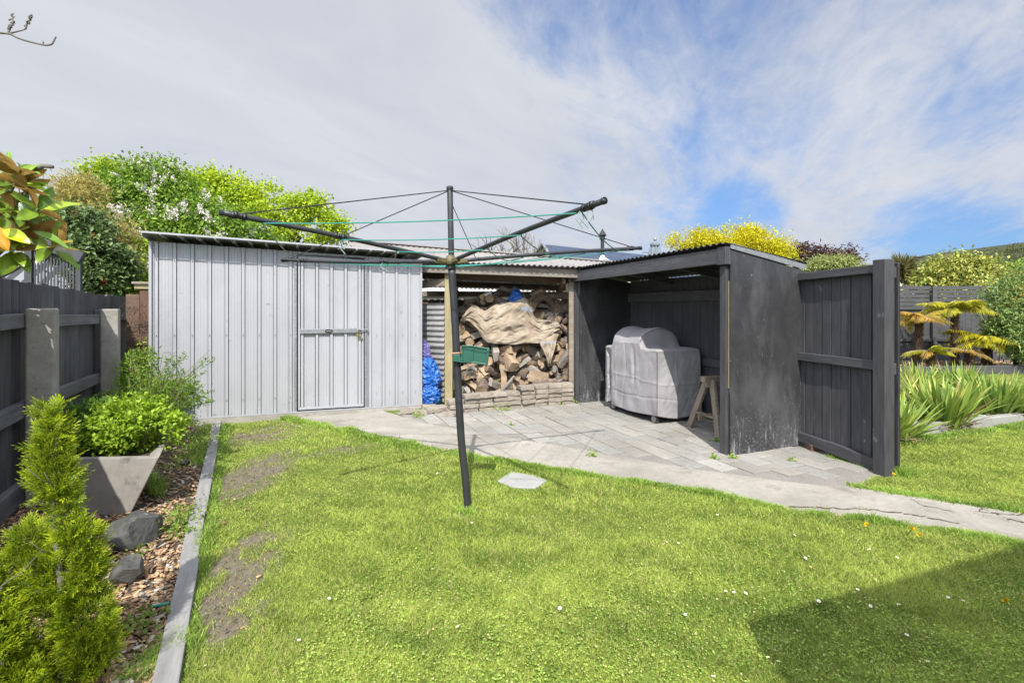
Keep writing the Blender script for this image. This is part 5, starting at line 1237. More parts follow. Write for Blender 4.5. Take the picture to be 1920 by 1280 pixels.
# tall wiry weed behind
tw_ = thing('tall_weed', 'tall wiry green weed leaning against the shed wall', 'plant', (P(270,800,4.6).x,4.6,0)); ob = Vector(tw_.location)
smb = MB(); dmb = MB(); LP=[];LD=[];LS=[];q = random.Random(9)
for k in range(64):
    px = q.uniform(238,402); py = q.uniform(648,760) + max(0,(px-330))*.35*q.random() if px > 300 else q.uniform(650,740)
    Y = 4.5+q.uniform(-.25,.45); e = P(px,py,Y)-ob; b0 = Vector((q.uniform(-.18,.14),q.uniform(-.15,.2),.0)); m = b0.lerp(e,.55)+Vector((0,0,.10)); pth = cr([b0,m,e],6)
    if q.random() < .3: dmb.tube(pth,[.0035*(1-.6*i/12) for i in range(13)],5); continue
    smb.tube(pth,[.0035*(1-.65*i/12) for i in range(13)],5)
    for i in range(4,13):
        for j in range(5 if i < 11 else 8):
            LP.append(pth[i]+ob+Vector((q.uniform(-.01,.01),q.uniform(-.01,.01),q.uniform(-.02,.02)))); LD.append((q.uniform(-1,1),q.uniform(-1,1),q.uniform(-.1,.9))); LS.append(q.uniform(.022,.05))
LP=np.array([tuple(p) for p in LP]);LD=np.array(LD);LS=np.array(LS); v,f=leaf_arrays(LP,LD,rng.normal(size=LP.shape)*.4+[0,-.3,.8],LS,.26,.08,.1); t=rng.uniform(0,1,(len(LP),1))
np_obj('foliage', v-np.array(ob), f, M['leaf'], np.repeat(np.array((.055,.115,.016))*(1-t)+np.array((.17,.26,.035))*t,4,0), tw_); smb.build('stems', M['herbstem'], tw_); dmb.build('dry_stems', M['drystem'], tw_)
# pale green parsley-like weed by the gate
base = Vector((P(258,760,5.1).x,5.1,.0))
herb('parsley_weed', 'light green bushy weed in front of the red-brown infill', base, [tb(262,690,5.1,28,1.2),tb(250,735,5.0,38,.9),tb(285,745,4.9,45,.8),tb(330,740,4.85,45,.8),tb(240,760,4.8,40,.8),tb(275,660,5.1,14,1.4)], 5200, .04, (.10,.18,.012), (.22,.33,.03), 74, asp=.34, clump=.035)
dv = thing('dead_vine', 'dead brown vine tangled over the red-brown infill and fence end', 'vine', (-4.45,5.9,0)); mb = MB(); q = random.Random(14)
for k in range(120):
    c = Vector((q.gauss(0,.07),q.gauss(-.03,.04),q.uniform(.85,1.4))); d = Vector((q.uniform(-1,1),q.uniform(-.4,.4),q.uniform(-1,1)))*.09
    mb.tube([c,c+d*.6+Vector((0,0,q.uniform(-.03,.03))),c+d],[.003,.0025,.0015],4)
for k in range(16):
    c = Vector((-.02+q.uniform(-.3,.1),-1.1+q.uniform(-.3,.3),.5+q.uniform(-.15,.3))); d = Vector((q.uniform(-1,1),q.uniform(-.4,.4),q.uniform(-.6,1)))*.12
    mb.tube([c,c+d*.5+Vector((0,0,.03)),c+d],[.004,.003,.0015],4)
mb.build('stems', plain('dead_vine_bark', (.13,.085,.06), .9), dv)
# ---------------------------------------------------------------- ferns and flax at the right
def frond(base, d, L_, arch, w, cols, A, q, npn=24):
    d = Vector(d).normalized(); hz = Vector((d.x,d.y,0)).normalized(); pts = []
    for i in range(npn+1):
        t = i/npn; pts.append(base + d*L_*t + Vector((0,0,-arch*L_*t*t)))
    side = hz.cross(Vector((0,0,1))); Pp=[];Dd=[];Ss=[];Cc=[]
    for i in range(3,npn+1):
        t = i/npn; tg = (pts[i]-pts[i-1]).normalized(); ln = w*math.sin(math.pi*min(1,.12+.86*t))**.7
        for s in (-1,1):
            Pp.append(tuple(pts[i])); Dd.append(tuple(side*s + tg*.55 + Vector((0,0,-.22)))); Ss.append(ln*q.uniform(.7,1.15)); k = q.random(); Cc.append(tuple(cols[0][m]*(1-k)+cols[1][m]*k for m in range(3)))
    Pp=np.array(Pp); v,f=leaf_arrays(Pp,np.array(Dd),np.tile([0.,0.,1.],(len(Pp),1)),np.array(Ss),.105,.02,.35); A.append((v,f,np.repeat(np.array(Cc),4,0))); return pts
def fern(label, px, pyc, pyb, Y, n, L_, seed, cols, trunk=True, r=.085, lean=0, bz=.93):
    q = random.Random(seed); b0 = P(px+lean,pyb,Y); b0.z = .03; top = P(px,pyc,Y)
    t = thing('tree_fern', label, 'tree fern', b0, 0, 'tree ferns by the slatted fence'); A=[]; rmb = MB()
    for k in range(n):
        a = 2*math.pi*k/n+q.uniform(-.2,.2); up = q.uniform(.25,1.05)
        pts = frond(top-b0, (math.cos(a),math.sin(a)*.9,up), L_*q.uniform(.8,1.1), q.uniform(.35,.8), L_*.26, cols if q.random()<bz else ((.34,.20,.04),(.42,.30,.06)), A, q)
        rmb.tube(pts[::3], [.011*(1-.8*i/len(pts[::3])) for i in range(len(pts[::3]))], 5)
    v,f,c=join(*A); np_obj('fronds', v, f, M['leaf'], c, t); rmb.build('frond_stalks', M['drystem'], t)
    mb = MB(); h = (top-b0); pth = cr([Vector((0,0,-.05)), h*.5+Vector((q.uniform(-.02,.02),0,0)), h],5)
    mb.tube(pth,[r*q.uniform(.9,1.1) for _ in pth],10)
    for k in range(160): i = q.random(); p = h*i; a = q.uniform(0,6.28); s = p+Vector((math.cos(a),math.sin(a),0))*r*.95; mb.tube([s,s+Vector((math.cos(a)*.03,math.sin(a)*.03,.05))],[.009,.002],4)
    mb.build('trunk', M['ferntrunk'], t); return t
yc = ((.25,.26,.02),(.45,.42,.05))
fern('left hand tree fern, shorter golden one nearest the screen post', 1724, 600, 655, 10.9, 17, .76, 1, ((.30,.27,.03),(.42,.34,.06)), r=.068, lean=-6, bz=.7)
fern('tallest golden tree fern with a straight trunk', 1790, 583, 676, 10.9, 20, .86, 2, yc, r=.062)
fern('low spreading golden fern beside the right edge shrub', 1850, 640, 672, 10.8, 22, .95, 3, ((.30,.30,.015),(.48,.43,.025)), r=.08)
fern('small low fern behind the flax near the screen post', 1745, 662, 672, 10.4, 10, .55, 4, ((.24,.26,.015),(.40,.38,.03)), r=.06)
fern('small bronze fern at the foot of the tallest tree fern', 1815, 662, 676, 10.6, 8, .5, 5, ((.30,.2,.03),(.36,.26,.05)), r=.05)
def flax(label, p, n, L_, seed, spread=.6, lean=(0,0)):
    q = random.Random(seed); t = thing('flax_plant', label, 'plant', p, 0, 'strappy plants in the kerbed bed'); V=[];Fc=[];C=[]
    for k in range(n):
        a = q.uniform(0,6.28); out = spread*q.uniform(.15,1.15); L2 = L_*q.uniform(.6,1.1); w = q.uniform(.024,.04)
        b0 = Vector((math.cos(a),math.sin(a),0))*q.uniform(.0,.13); d = Vector((math.cos(a)*out+lean[0],math.sin(a)*out+lean[1],1)).normalized(); s = d.cross(Vector((q.uniform(-.5,.5)+math.cos(a),q.uniform(-.5,.5)+math.sin(a),.3))).normalized(); n_ = s.cross(d); o = len(V); sg = 7
        bend = q.uniform(.0,.55)*(out/spread); k1 = q.random(); col = tuple((.075,.135,.028)[m]*(1-k1)+(.22,.285,.055)[m]*k1 for m in range(3))
        if q.random() < .12: col = (.34,.34,.09)
        elif q.random() < .06: col = (.25,.17,.09)
        for i in range(sg+1):
            tt = i/sg; ww = w*(.55+.45*math.sin(math.pi*min(1,.2+.6*tt)))*(1 if tt < .6 else max(.02,1-((tt-.6)/.4)**1.6)); c = b0+d*L2*tt+Vector((math.cos(a)*.35,math.sin(a)*.35,-.8))*bend*L2*tt*tt*.7
            V += [tuple(c-s*ww*.5+n_*ww*.18), tuple(c), tuple(c+s*ww*.5+n_*ww*.18)]; kk = 1+.25*tt; C += [tuple(min(1,x*kk) for x in col)]*3
        for i in range(sg):
            for m in (0,1): A = o+i*3+m; Fc.append((A,A+1,A+4,A+3))
    np_obj('leaves', np.array(V), np.array(Fc), M['leafgloss'], np.array(C), t, smooth=True)
    mb = MB()
    for k in range(70):
        a = q.uniform(0,6.28); r0 = q.uniform(.1,.28); c = Vector((math.cos(a)*r0,math.sin(a)*r0,q.uniform(.02,.10))); d = Vector((q.uniform(-1,1),q.uniform(-1,1),q.uniform(-.1,.35)))*.12; mb.tube([c,c+d*.5,c+d],[.005,.004,.002],4)
    mb.build('dead_leaves', M['drystem'], t); return t
def onbed(px, py): p = G(px,py); p.z = .01; return p
flax('large strappy plant in the middle of the bed beside the kerb', onbed(1770,805), 230, .66, 1, .78)
flax('strappy plant at the right end of the kerbed bed', onbed(1868,786), 220, .62, 2, .75)
flax('strappy plant at the back of the bed against the screen post', onbed(1722,757), 200, .62, 3, .6)
flax('strappy plant half hidden by the screen post at the kerb', onbed(1672,826), 150, .55, 4, .85)
flax('strappy plant at the back centre of the kerbed bed', onbed(1800,745), 170, .55, 5, .7)
flax('strappy plant behind the screen post at the back left', onbed(1665,775), 120, .58, 6, .6)
flax('low strappy plant beyond the right edge of the kerbed bed', onbed(1930,790), 130, .55, 7, .8)

# ---------------------------------------------------------------- lawn grass
def blades(x, y, h, w, c, seed, lean=.55, z0=0.0):
    r = np.random.default_rng(seed); n = len(x); a = r.uniform(0,6.283,n); b_ = r.uniform(0,6.283,n); hh = h*r.uniform(.55,1.25,n); ln = lean*hh*r.uniform(.1,1.2,n)
    ww = w*r.uniform(.7,1.3,n); dx = np.cos(a)*ww/2; dy = np.sin(a)*ww/2; lx = np.cos(b_)*ln; ly = np.sin(b_)*ln
    v = np.stack([np.stack([x-dx,y-dy,np.full(n,z0)],1), np.stack([x+dx,y+dy,np.full(n,z0)],1), np.stack([x+lx*.45+dx*.8,y+ly*.45+dy*.8,z0+hh*.62],1), np.stack([x+lx*.45-dx*.8,y+ly*.45-dy*.8,z0+hh*.62],1), np.stack([x+lx,y+ly,z0+hh],1)],1).reshape(-1,3)
    o = np.arange(n)*5; f = np.concatenate([np.stack([o,o+1,o+2],1),np.stack([o,o+2,o+3],1),np.stack([o+3,o+2,o+4],1)])
    return v, f, np.repeat(c,5,0)
def scatter(poly, n, seed, ymin=1.0, p=1.7):
    r = np.random.default_rng(seed); q = np.array(poly); lo = q.min(0); hi = q.max(0); lo[1] = max(lo[1],ymin); xs_=[]; ys_=[]; tot = 0
    while tot < n:
        u = r.uniform(0,1,n*3); e = 1-p; y = ((lo[1]**e)+(hi[1]**e-lo[1]**e)*u)**(1/e); x = r.uniform(lo[0],hi[0],n*3); k = (np.abs(x) < y*1.3+.5) & (r.uniform(0,1,n*3) < np.minimum(1,2.2/np.maximum(y,.5))*1.0+.0)
        x=x[k];y=y[k]; i = inside(x,y,poly); xs_.append(x[i]); ys_.append(y[i]); tot += i.sum()
    return np.concatenate(xs_)[:n], np.concatenate(ys_)[:n]
def gcol(x, y, seed):
    r = np.random.default_rng(seed); t = np.clip(.5+.24*fbm(x,y,2.6,1)+.34*fbm(x,y,13,2)+.32*r.normal(size=len(x)),0,1)[:,None]
    dark = np.array((.13,.185,.034)); lt = np.array((.335,.395,.085)); c = dark*(1-t)+lt*t
    k = r.uniform(0,1,len(x)) < .06+.08*np.clip(fbm(x,y,4.3,17),0,1); c[k] = np.array((.40,.36,.16)); return c*r.uniform(.82,1.18,(len(x),1))
def lawn(name, poly, n, seed, ymin, p, wscale=1.0, hscale=1.0):
    x, y = scatter(ccw(poly), n, seed, ymin, p); bm2 = bare_mask(x, y); r = np.random.default_rng(seed+1); keep = r.uniform(0,1,len(x)) > bm2*1.02-.02; x=x[keep];y=y[keep]
    h = (.0165+.008*np.clip(fbm(x,y,3.1,4),-1,1)+.005*np.clip(fbm(x,y,17,5),-1,1))*hscale
    edge = np.zeros(len(x))
    w = .0031*wscale*np.clip((y/2.2)**.75,1,3.2)
    return blades(x, y, np.maximum(h,.009), w, gcol(x,y,seed+2), seed+3, lean=1.5)
def edgegrass(poly_px, n, seed, spread=.035, h=.05):
    """longer unmown grass along an edge polyline (photo points on the ground)"""
    r = np.random.default_rng(seed); q = np.array([tuple(G(*p)[:2]) for p in poly_px]); i = r.integers(0,len(q)-1,n); t = r.uniform(0,1,n)[:,None]; p = q[i]*(1-t)+q[i+1]*t + r.normal(size=(n,2))*spread
    x, y = p[:,0], p[:,1]; return blades(x, y, h*(.75+.5*np.clip(fbm(x,y,5,9),-1,1)), .0045*np.clip(y/2.5,1,2.6), gcol(x,y,seed+2)*np.array((.85,1.0,.9)), seed+3, lean=.9)
parts = [lawn('a', LAWN_A, 600000, 100, 1.3, 1.6)]
parts.append(edgegrass([(520,783),(600,797),(700,823),(780,839),(860,853),(930,865)], 9000, 140, .035, .055))
parts.append(edgegrass([(930,865),(1010,878),(1100,892),(1200,905),(1300,922),(1400,943),(1500,960),(1620,974),(1800,1001),(1925,1024)], 14000, 141, .022, .038))
parts.append(edgegrass([(424,800),(413,850),(404,900)], 2500, 142, .03, .045)); parts.append(edgegrass([(404,900),(390,980),(376,1060),(362,1120),(345,1200),(333,1270)], 5000, 143, .02, .05))
parts.append(edgegrass([(432,788),(440,787)], 1200, 144, .05, .10)); parts.append(edgegrass([(870,962),(884,958)], 260, 145, .03, .06))
parts.append(edgegrass([(935,908),(958,889),(1000,896),(1028,905),(1004,920),(960,918),(935,908)], 1500, 146, .012, .03))
v, f, c = join(*parts); tag(np_obj('lawn_grass', v, f, M['grass'], c), 'sunlit mown lawn grass in front of the sheds', 'grass', kind='stuff')
parts = [lawn('b', LAWN_B, 120000, 110, 2.5, 1.6, 1.1), lawn('c', LAWN_C, 30000, 113, 5.5, 1.6, 1.6)]
parts.append(edgegrass([(1600,912),(1700,928),(1800,943),(1925,962)], 5000, 150, .025, .035)); parts.append(edgegrass([(1684,832),(1760,820),(1850,808),(1925,798)], 5000, 151, .035, .05)); parts.append(edgegrass([(1672,888),(1690,886)], 1400, 152, .045, .08)); parts.append(edgegrass([(1560,858),(1640,880)], 1500, 153, .03, .04))
v, f, c = join(*parts); tag(np_obj('side_lawn_grass', v, f, M['grass'], c), 'mown lawn grass right of the path and kerb', 'grass', kind='stuff')
# clover leaves and daisies
x, y = scatter(ccw(LAWN_A), 42000, 160, 1.45, 1.8); k = (fbm(x,y,2.0,21) > .05) & (bare_mask(x,y) < .3); x=x[k];y=y[k]; n=len(x); zc = rng.uniform(.012,.03,n)
v, f = leaf_arrays(np.stack([x,y,zc],1), rng.normal(size=(n,3))*[1,1,.15], np.tile([0,0,1.],(n,1))+rng.normal(size=(n,3))*.3, rng.uniform(.006,.012,n), .85, .05, .05)
tag(np_obj('clover', v, f, M['grass'], np.repeat(gcol(x,y,161)*np.array((1.0,1.12,1.1)),4,0)), 'small clover leaves growing through the lawn', 'clover', kind='stuff')
mb = MB(); mb.mi = 0
for k in range(11): a = 2*math.pi*k/11; d = Vector((math.cos(a),math.sin(a),.25)); s = Vector((-math.sin(a),math.cos(a),0))*.0028; mb.add([d*.003-s*.6, d*.003+s*.6, d*.011+s, d*.0125, d*.011-s],[(0,1,2,3,4)])
mb.mi = 1; mb.lathe([(.0045,.001),(.004,.004),(.001,.0055)],8); mb.mi = 2; mb.tube([(0,0,-.035),(0,0,0)],.0012,5)
yel = plain('yellow_floret', (.78,.56,.015), .7); daisy = mb.mesh('daisy', [plain('white_petal', (.75,.73,.72), .6), yel, M['herbstem']])
dz = [(1245,1020),(1250,1016),(1272,1018),(1361,1108),(1376,1110),(1398,1112),(1510,1046),(1520,1063),(1526,1066),(1516,1043),(1635,1080),(1641,1086),(1600,1110),(1608,1105),(1685,1133),(1535,1127),(1590,1138),(1632,1136),(1682,1045),(1630,1030),(1290,1250),(1338,1268),(1440,1232),(1460,1240),(1285,1152),(1778,1120),(1806,1126),(1815,1140),(1893,1142),(820,887),(885,980),(1490,1003),(875,946),(1050,1140),(1000,1220),(858,1175),(560,1200),(1200,990),(1345,965),(1700,1190),(1740,1240),(617,1122),(385,1248)]
for i, (px, py) in enumerate(dz):
    o = bpy.data.objects.new('daisy', daisy); COL.objects.link(o); p = G(px,py,.026); o.location = p; o.rotation_euler = (RN.uniform(-.5,.2),RN.uniform(-.4,.4),RN.uniform(0,6)); s = RN.uniform(.4,.72); o.scale = (s,s,1); tag(o,'small white daisy flowering in the mown grass','daisy','daisies in the lawn')
mb = MB(); mb.mi = 0
for k in range(70): a = RN.uniform(0,6.28); e = RN.uniform(.1,1.4); d = Vector((math.cos(a)*math.cos(e),math.sin(a)*math.cos(e),math.sin(e))); s = d.orthogonal().normalized()*.0022; mb.add([d*.002-s,d*.002+s,d*.017+s,d*.017-s],[(0,1,2,3)])
mb.mi = 1; mb.tube([(0,0,-.06),(0,0,0)],.0022,6); dand = mb.mesh('dandelion', [yel, M['herbstem']])
for px, py, s, lab in ((165,1240,1.35,'yellow dandelion flowering beside the two tiered conifer'),(1625,984,.9,'yellow dandelion at the lawn edge left of the pair by the path'),(1710,992,1.1,'larger yellow dandelion of the pair at the lawn edge by the path'),(1724,1003,.8,'smaller yellow dandelion of the pair at the lawn edge by the path'),(1887,1127,.9,'yellow dandelion in the shaded lawn at the right'),(1676,890,.8,'yellow dandelion in the grass tuft beside the screen post')):
    o = bpy.data.objects.new('dandelion', dand); COL.objects.link(o); o.location = G(px,py,.055); o.scale = (s,s,1); o.rotation_euler = (-.5,0,RN.uniform(0,6)); tag(o, lab, 'flower', 'dandelions')
# weeds between the pavers, on the path and in the mulch
def tufts(name, spots, seed, label, h=.03, n=60, sp=.035, colr=((.10,.16,.02),(.22,.28,.05))):
    r = np.random.default_rng(seed); A=[]
    for px, py, k in spots:
        c0 = G(px,py); m = int(n*k); x = c0.x+r.normal(size=m)*sp*k; y = c0.y+r.normal(size=m)*sp*k*.8; t = r.uniform(0,1,(m,1)); A.append(blades(x,y,np.full(m,h*(.6+.4*k)),.005*max(1,c0.y/3),np.array(colr[0])*(1-t)+np.array(colr[1])*t,seed+len(A),lean=1.2))
    v,f,c=join(*A); return tag(np_obj(name,v,f,M['grass'],c),label,'weeds',kind='stuff')
tufts('path_weeds',[(1545,953,1.2),(1525,955,.9),(1570,956,.8),(1610,954,.9),(1628,955,.9),(1742,960,.8),(1765,963,.6),(1782,962,.8),(1795,981,.6),(1705,973,.6),(1832,999,.8),(1835,964,.9),(1885,974,.8),(1915,977,.8),(1900,985,.6)],170,'flattened weeds along the cracks of the concrete path',.012,70,.03,((.12,.13,.035),(.24,.24,.07)))
x=[];A=[]
def leafy(spots, size, seed, label, name, c1=(.12,.21,.02), c2=(.26,.36,.04), n=60, sp=.05, hz=.05):
    r = np.random.default_rng(seed); P_=[];S_=[]
    for px,py,k in spots:
        c0=G(px,py); m=int(n*k); P_.append(np.stack([c0.x+r.normal(size=m)*sp*k,c0.y+r.normal(size=m)*sp*k*.7,np.abs(r.normal(size=m))*hz*k+.01],1)); S_.append(size*r.uniform(.5,1.2,m))
    P_=np.concatenate(P_);S_=np.concatenate(S_); v,f=leaf_arrays(P_,r.normal(size=P_.shape)+[0,0,.4],r.normal(size=P_.shape)*.4+[0,0,1],S_,.6,.1,.1); t=r.uniform(0,1,(len(P_),1)); return tag(np_obj(name,v,f,M['leaf'],np.repeat(np.array(c1)*(1-t)+np.array(c2)*t,4,0)),label,'weeds',kind='stuff')
leafy([(930,770,.9),(955,762,1.2),(945,772,.8),(1060,756,.7),(1072,757,.9),(783,783,.7),(1050,760,.5),(1340,862,.4),(1110,857,.5),(1485,866,.3),(960,800,.3),(1375,862,.35),(1345,830,.4)],.035,171,'little weeds growing against the paver stacks and paving joints','paving_weeds')
leafy([(385,845,1.6),(360,860,1.4),(340,830,1.2),(395,830,1.2),(380,820,1.0),(300,915,.9),(290,928,.9),(345,985,1.2),(355,965,1.2),(335,1000,.9),(350,1010,.8),(256,1048,.5),(270,1170,.8),(260,1185,.7),(320,880,.7),(360,800,1.2)],.03,172,'scattered green weeds coming up through the bark mulch','mulch_weeds',(.08,.14,.02),(.19,.27,.04),75,.06,.04)
A=[edgegrass([(330,1200),(300,1240),(270,1270)],2200,173,.05,.05),edgegrass([(345,960),(350,1000)],700,174,.05,.05),edgegrass([(385,840),(360,870),(395,800)],1600,175,.07,.06),edgegrass([(285,900),(300,935)],160,176,.02,.12)]
v,f,c=join(*A); tag(np_obj('mulch_grass',v,f,M['grass'],c),'rough grass creeping into the bark mulch','grass',kind='stuff')
# ---------------------------------------------------------------- bark mulch
def chips(poly, n, seed, ymin, p, dens=None, size=.03, extra=None):
    r = np.random.default_rng(seed)
    if extra is None: x, y = scatter(ccw(poly), n, seed, ymin, p)
    else: x, y = extra
    n = len(x); L_ = size*r.uniform(.4,1.5,n); W_ = L_*r.uniform(.25,.6,n); H_ = L_*r.uniform(.06,.18,n); a = r.uniform(0,6.28,n); ti = r.normal(size=n)*.28; tj = r.normal(size=n)*.28
    ux = np.stack([np.cos(a)*np.cos(ti),np.sin(a)*np.cos(ti),np.sin(ti)],1); uy = np.stack([-np.sin(a)*np.cos(tj),np.cos(a)*np.cos(tj),np.sin(tj)],1); uz = np.cross(ux,uy); c = np.stack([x,y,r.uniform(.004,.022,n)],1); vs=[]
    for sz in (-1,1):
        for sx,sy in ((-1,-1),(1,-1),(1,1),(-1,1)):
            j = r.uniform(.55,1.0,(n,1)); vs.append(c+ux*(sx*L_/2)[:,None]*j+uy*(sy*W_/2)[:,None]*r.uniform(.5,1,(n,1))+uz*(sz*H_/2)[:,None])
    v = np.stack(vs,1).reshape(-1,3); o = np.arange(n)*8; q = ((0,3,2,1),(4,5,6,7),(0,1,5,4),(1,2,6,5),(2,3,7,6),(3,0,4,7)); f = np.concatenate([np.stack([o+i for i in qq],1) for qq in q])
    t = r.uniform(0,1,(n,1))**1.1; col = np.array((.14,.085,.048))*(1-t)+np.array((.42,.28,.165))*t; k = r.uniform(0,1,n)<.16; col[k] = np.array((.32,.285,.235)); col *= r.uniform(.7,1.2,(n,1)); return v,f,np.repeat(np.clip(col,0,1),8,0)
chipbed = [EB+FN*-.06, EB-FD*5-FN*.06, EB-FD*5-FN*1.3, EB-FN*1.3]
A=[chips([tuple(p[:2]) for p in chipbed],16000,180,1.0,1.5,size=.036)]
pp_=[G(*p) for p in ((500,990),(485,1085),(455,1178),(460,960),(420,985),(440,940),(500,905),(455,1022),(520,1040),(430,1150))]
A.append(chips(None,0,181,0,0,extra=(np.array([p.x for p in pp_]),np.array([p.y for p in pp_])),size=.025))
r_ = np.random.default_rng(77); xx_ = r_.uniform(-3.1,-.6,60000); yy_ = r_.uniform(1.9,6.0,60000); kk = (r_.uniform(0,1,60000) < np.clip(bare_mask(xx_,yy_)-.35,0,1)*.55) & inside(xx_,yy_,ccw(LAWN_A)); xx_=xx_[kk]; yy_=yy_[kk]
v,f,c = chips(None,0,190,0,0,extra=(xx_,yy_),size=.011); tag(np_obj('soil_crumbs',v,f,M['chips'],c*np.array((.42,.52,.60))),'crumbs of dry soil and bark on the bare patches of lawn','soil',kind='stuff')
v,f,c=join(*A); tag(np_obj('bark_mulch',v,f,M['chips'],c),'orange-brown bark chip mulch along the left fence','mulch',kind='stuff')
v,f,c=chips([tuple(p) for p in FERNBED],9000,182,9.9,1.2,size=.06); v[:,2]+=.06; tag(np_obj('fern_bed_mulch',v,f,M['chips'],c),'bark chip mulch under the tree ferns','mulch',kind='stuff')
v,f,c=chips([tuple(p[:2]) for p in FLAXBED],5000,183,4.5,1.2,size=.035); tag(np_obj('flax_bed_mulch',v,f,M['chips'],c*.8),'bark mulch among the strappy plants','mulch',kind='stuff')
SKYSTR = .12; SUNSTR = 3.2; EXPO = 1.1; SUNFILL = 5.2
SKYTINT = (.66,.71,.80); CLO = .58; CHI = 1.34
CLOUD_LO = (2.4,2.5,2.76); CLOUD_HI = (2.95,3.02,3.18)
SKYLOBES = [(1250,140,17,-.10),(1400,170,14,-.05),(1390,415,6,-.42),(1300,400,5,-.15),(1740,478,8,-.38),(1870,470,8,-.38),(1900,50,12,-.12),(930,40,12,-.12),(1080,40,14,-.08),(300,250,50,.42),(650,330,28,.2),(1700,300,20,.20),(1050,330,16,.10)]
# ================================================================ SKY, SUN, CAMERA
SUN = Vector((.02,1.5,-1.665)).normalized()
W = bpy.data.worlds.new('World'); S.world = W; W.use_nodes = True; nt = W.node_tree; L = nt.links
bg = nt.nodes['Background']
sky = node(nt, 'ShaderNodeTexSky'); sky.sky_type = 'NISHITA'; sky.sun_disc = False
sky.sun_elevation = math.asin(-SUN.z); sky.sun_rotation = math.atan2(-SUN.x, -SUN.y); sky.air_density = 1.0; sky.dust_density = .6; sky.ozone_density = 2.0
tc = node(nt, 'ShaderNodeTexCoord'); dirv = tc.outputs['Generated']
sep = node(nt, 'ShaderNodeSeparateXYZ'); L.new(dirv, sep.inputs[0])
def mth(op, a, b=None, c=None):
    m = node(nt, 'ShaderNodeMath', operation=op)
    for i, v in enumerate((a, b, c)):
        if v is None: continue
        if isinstance(v, (int, float)): m.inputs[i].default_value = v
        else: L.new(v, m.inputs[i])
    return m.outputs[0]
zz = mth('MAXIMUM', sep.outputs[2], .0)
den = mth('ADD', zz, .16)
u_ = mth('DIVIDE', sep.outputs[0], den); v_ = mth('DIVIDE', sep.outputs[1], den)
cb_ = node(nt, 'ShaderNodeCombineXYZ'); L.new(u_, cb_.inputs[0]); L.new(v_, cb_.inputs[1])
def skynoise(scale, stretch, rot, detail, rough, dist=0., off=0.):
    mp = node(nt, 'ShaderNodeMapping'); mp.vector_type = 'TEXTURE'; mp.inputs['Rotation'].default_value = (0,0,rot); mp.inputs['Scale'].default_value = (1/(scale*stretch[0]),1/(scale*stretch[1]),1); mp.inputs['Location'].default_value = (off,off*.7,0)
    L.new(cb_.outputs[0], mp.inputs[0]); return noise(nt, mp.outputs[0], 1.0, detail, rough, dist)
n1 = skynoise(1.0, (1,.42), rad(-20), 8, .58, .9, 3.1)
n2 = skynoise(3.0, (1,.40), rad(-26), 9, .62, .8, 7.7)
n3 = skynoise(11., (1,.55), rad(-16), 7, .68, .6, 1.3)
cov = mth('ADD', mth('MULTIPLY', n1, .75), mth('ADD', mth('MULTIPLY', n2, .95), mth('MULTIPLY', n3, .42)))
def lobe(px, py, wide, amt):
    d = Vector(((px-CX)/F, 1, (HY-py)/F)).normalized()
    dp = node(nt, 'ShaderNodeVectorMath', operation='DOT_PRODUCT'); dp.inputs[1].default_value = d; L.new(dirv, dp.inputs[0])
    mr = node(nt, 'ShaderNodeMapRange', interpolation_type='SMOOTHERSTEP'); mr.inputs[1].default_value = math.cos(rad(wide)); mr.inputs[2].default_value = 1.0; mr.inputs[3].default_value = 0; mr.inputs[4].default_value = amt
    L.new(dp.outputs['Value'], mr.inputs[0]); return mr.outputs[0]
acc = cov
for a in SKYLOBES: acc = mth('ADD', acc, lobe(*a))
mr = node(nt, 'ShaderNodeMapRange', interpolation_type='SMOOTHSTEP'); L.new(acc, mr.inputs[0]); mr.inputs[1].default_value = CLO; mr.inputs[2].default_value = CHI
cloud = mth('MULTIPLY', mr.outputs[0], .95)
tone = skynoise(1.6, (1,.5), rad(-40), 7, .6, .4, 11.)
ccol = ramp(nt, tone, [(.30, CLOUD_LO), (.70, CLOUD_HI)])
skyc = mix(nt, 1.0, sky.outputs[0], SKYTINT, 'MULTIPLY')
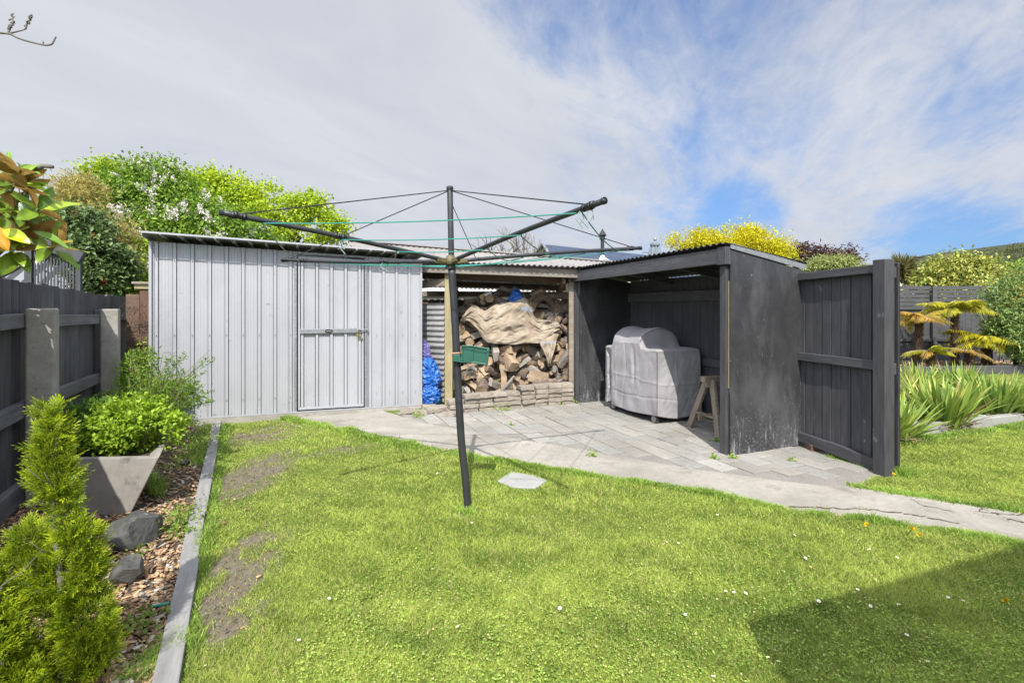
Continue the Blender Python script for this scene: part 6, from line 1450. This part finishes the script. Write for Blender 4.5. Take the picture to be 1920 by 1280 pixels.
hz = ramp(nt, zz, [(.0,(.30,.42,.62)),(.12,(.42,.52,.66)),(.30,(.72,.76,.80)),(.6,(1.,1.,1.))])      # the low sky away from the sun is a deeper, duller blue
skyc = mix(nt, 1.0, skyc, hz, 'MULTIPLY')
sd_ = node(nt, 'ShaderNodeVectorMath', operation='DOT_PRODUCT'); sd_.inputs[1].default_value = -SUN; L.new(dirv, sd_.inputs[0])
gl = node(nt, 'ShaderNodeMapRange', interpolation_type='SMOOTHSTEP'); L.new(sd_.outputs['Value'], gl.inputs[0]); gl.inputs[1].default_value = .15; gl.inputs[2].default_value = 1.0; gl.inputs[3].default_value = 1.0; gl.inputs[4].default_value = SUNFILL
gs = node(nt, 'ShaderNodeVectorMath', operation='SCALE'); L.new(ccol, gs.inputs[0]); L.new(gl.outputs[0], gs.inputs['Scale'])     # thin cloud brightened towards the sun, added as fill to lift the shade
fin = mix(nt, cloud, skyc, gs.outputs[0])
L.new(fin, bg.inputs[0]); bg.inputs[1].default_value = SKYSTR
sl_ = bpy.data.lights.new('sun', 'SUN'); sl_.energy = SUNSTR; sl_.angle = rad(.5); sl_.color = (1,.955,.88)
so = bpy.data.objects.new('sun', sl_); COL.objects.link(so); so.rotation_mode = 'QUATERNION'; so.rotation_quaternion = SUN.to_track_quat('-Z','Y'); so.location = (0,-5,8)
cd = bpy.data.cameras.new('camera'); cam = bpy.data.objects.new('camera', cd); COL.objects.link(cam)
cam.location = (0,0,EYE); cam.rotation_euler = (rad(90),0,0); cd.sensor_width = 36; cd.lens = 36*F/1920; cd.shift_y = -(640-HY)/1920; cd.clip_start = .05; cd.clip_end = 3000
S.camera = cam
S.view_settings.view_transform = 'Standard'; S.view_settings.look = 'None'; S.view_settings.exposure = EXPO; S.view_settings.gamma = 1; S.view_settings.use_curve_mapping = False
S.render.engine = 'CYCLES'; S.cycles.max_bounces = 7; S.cycles.transparent_max_bounces = 4; S.cycles.sample_clamp_indirect = 6
try: S.cycles.use_denoising = True
except Exception: pass
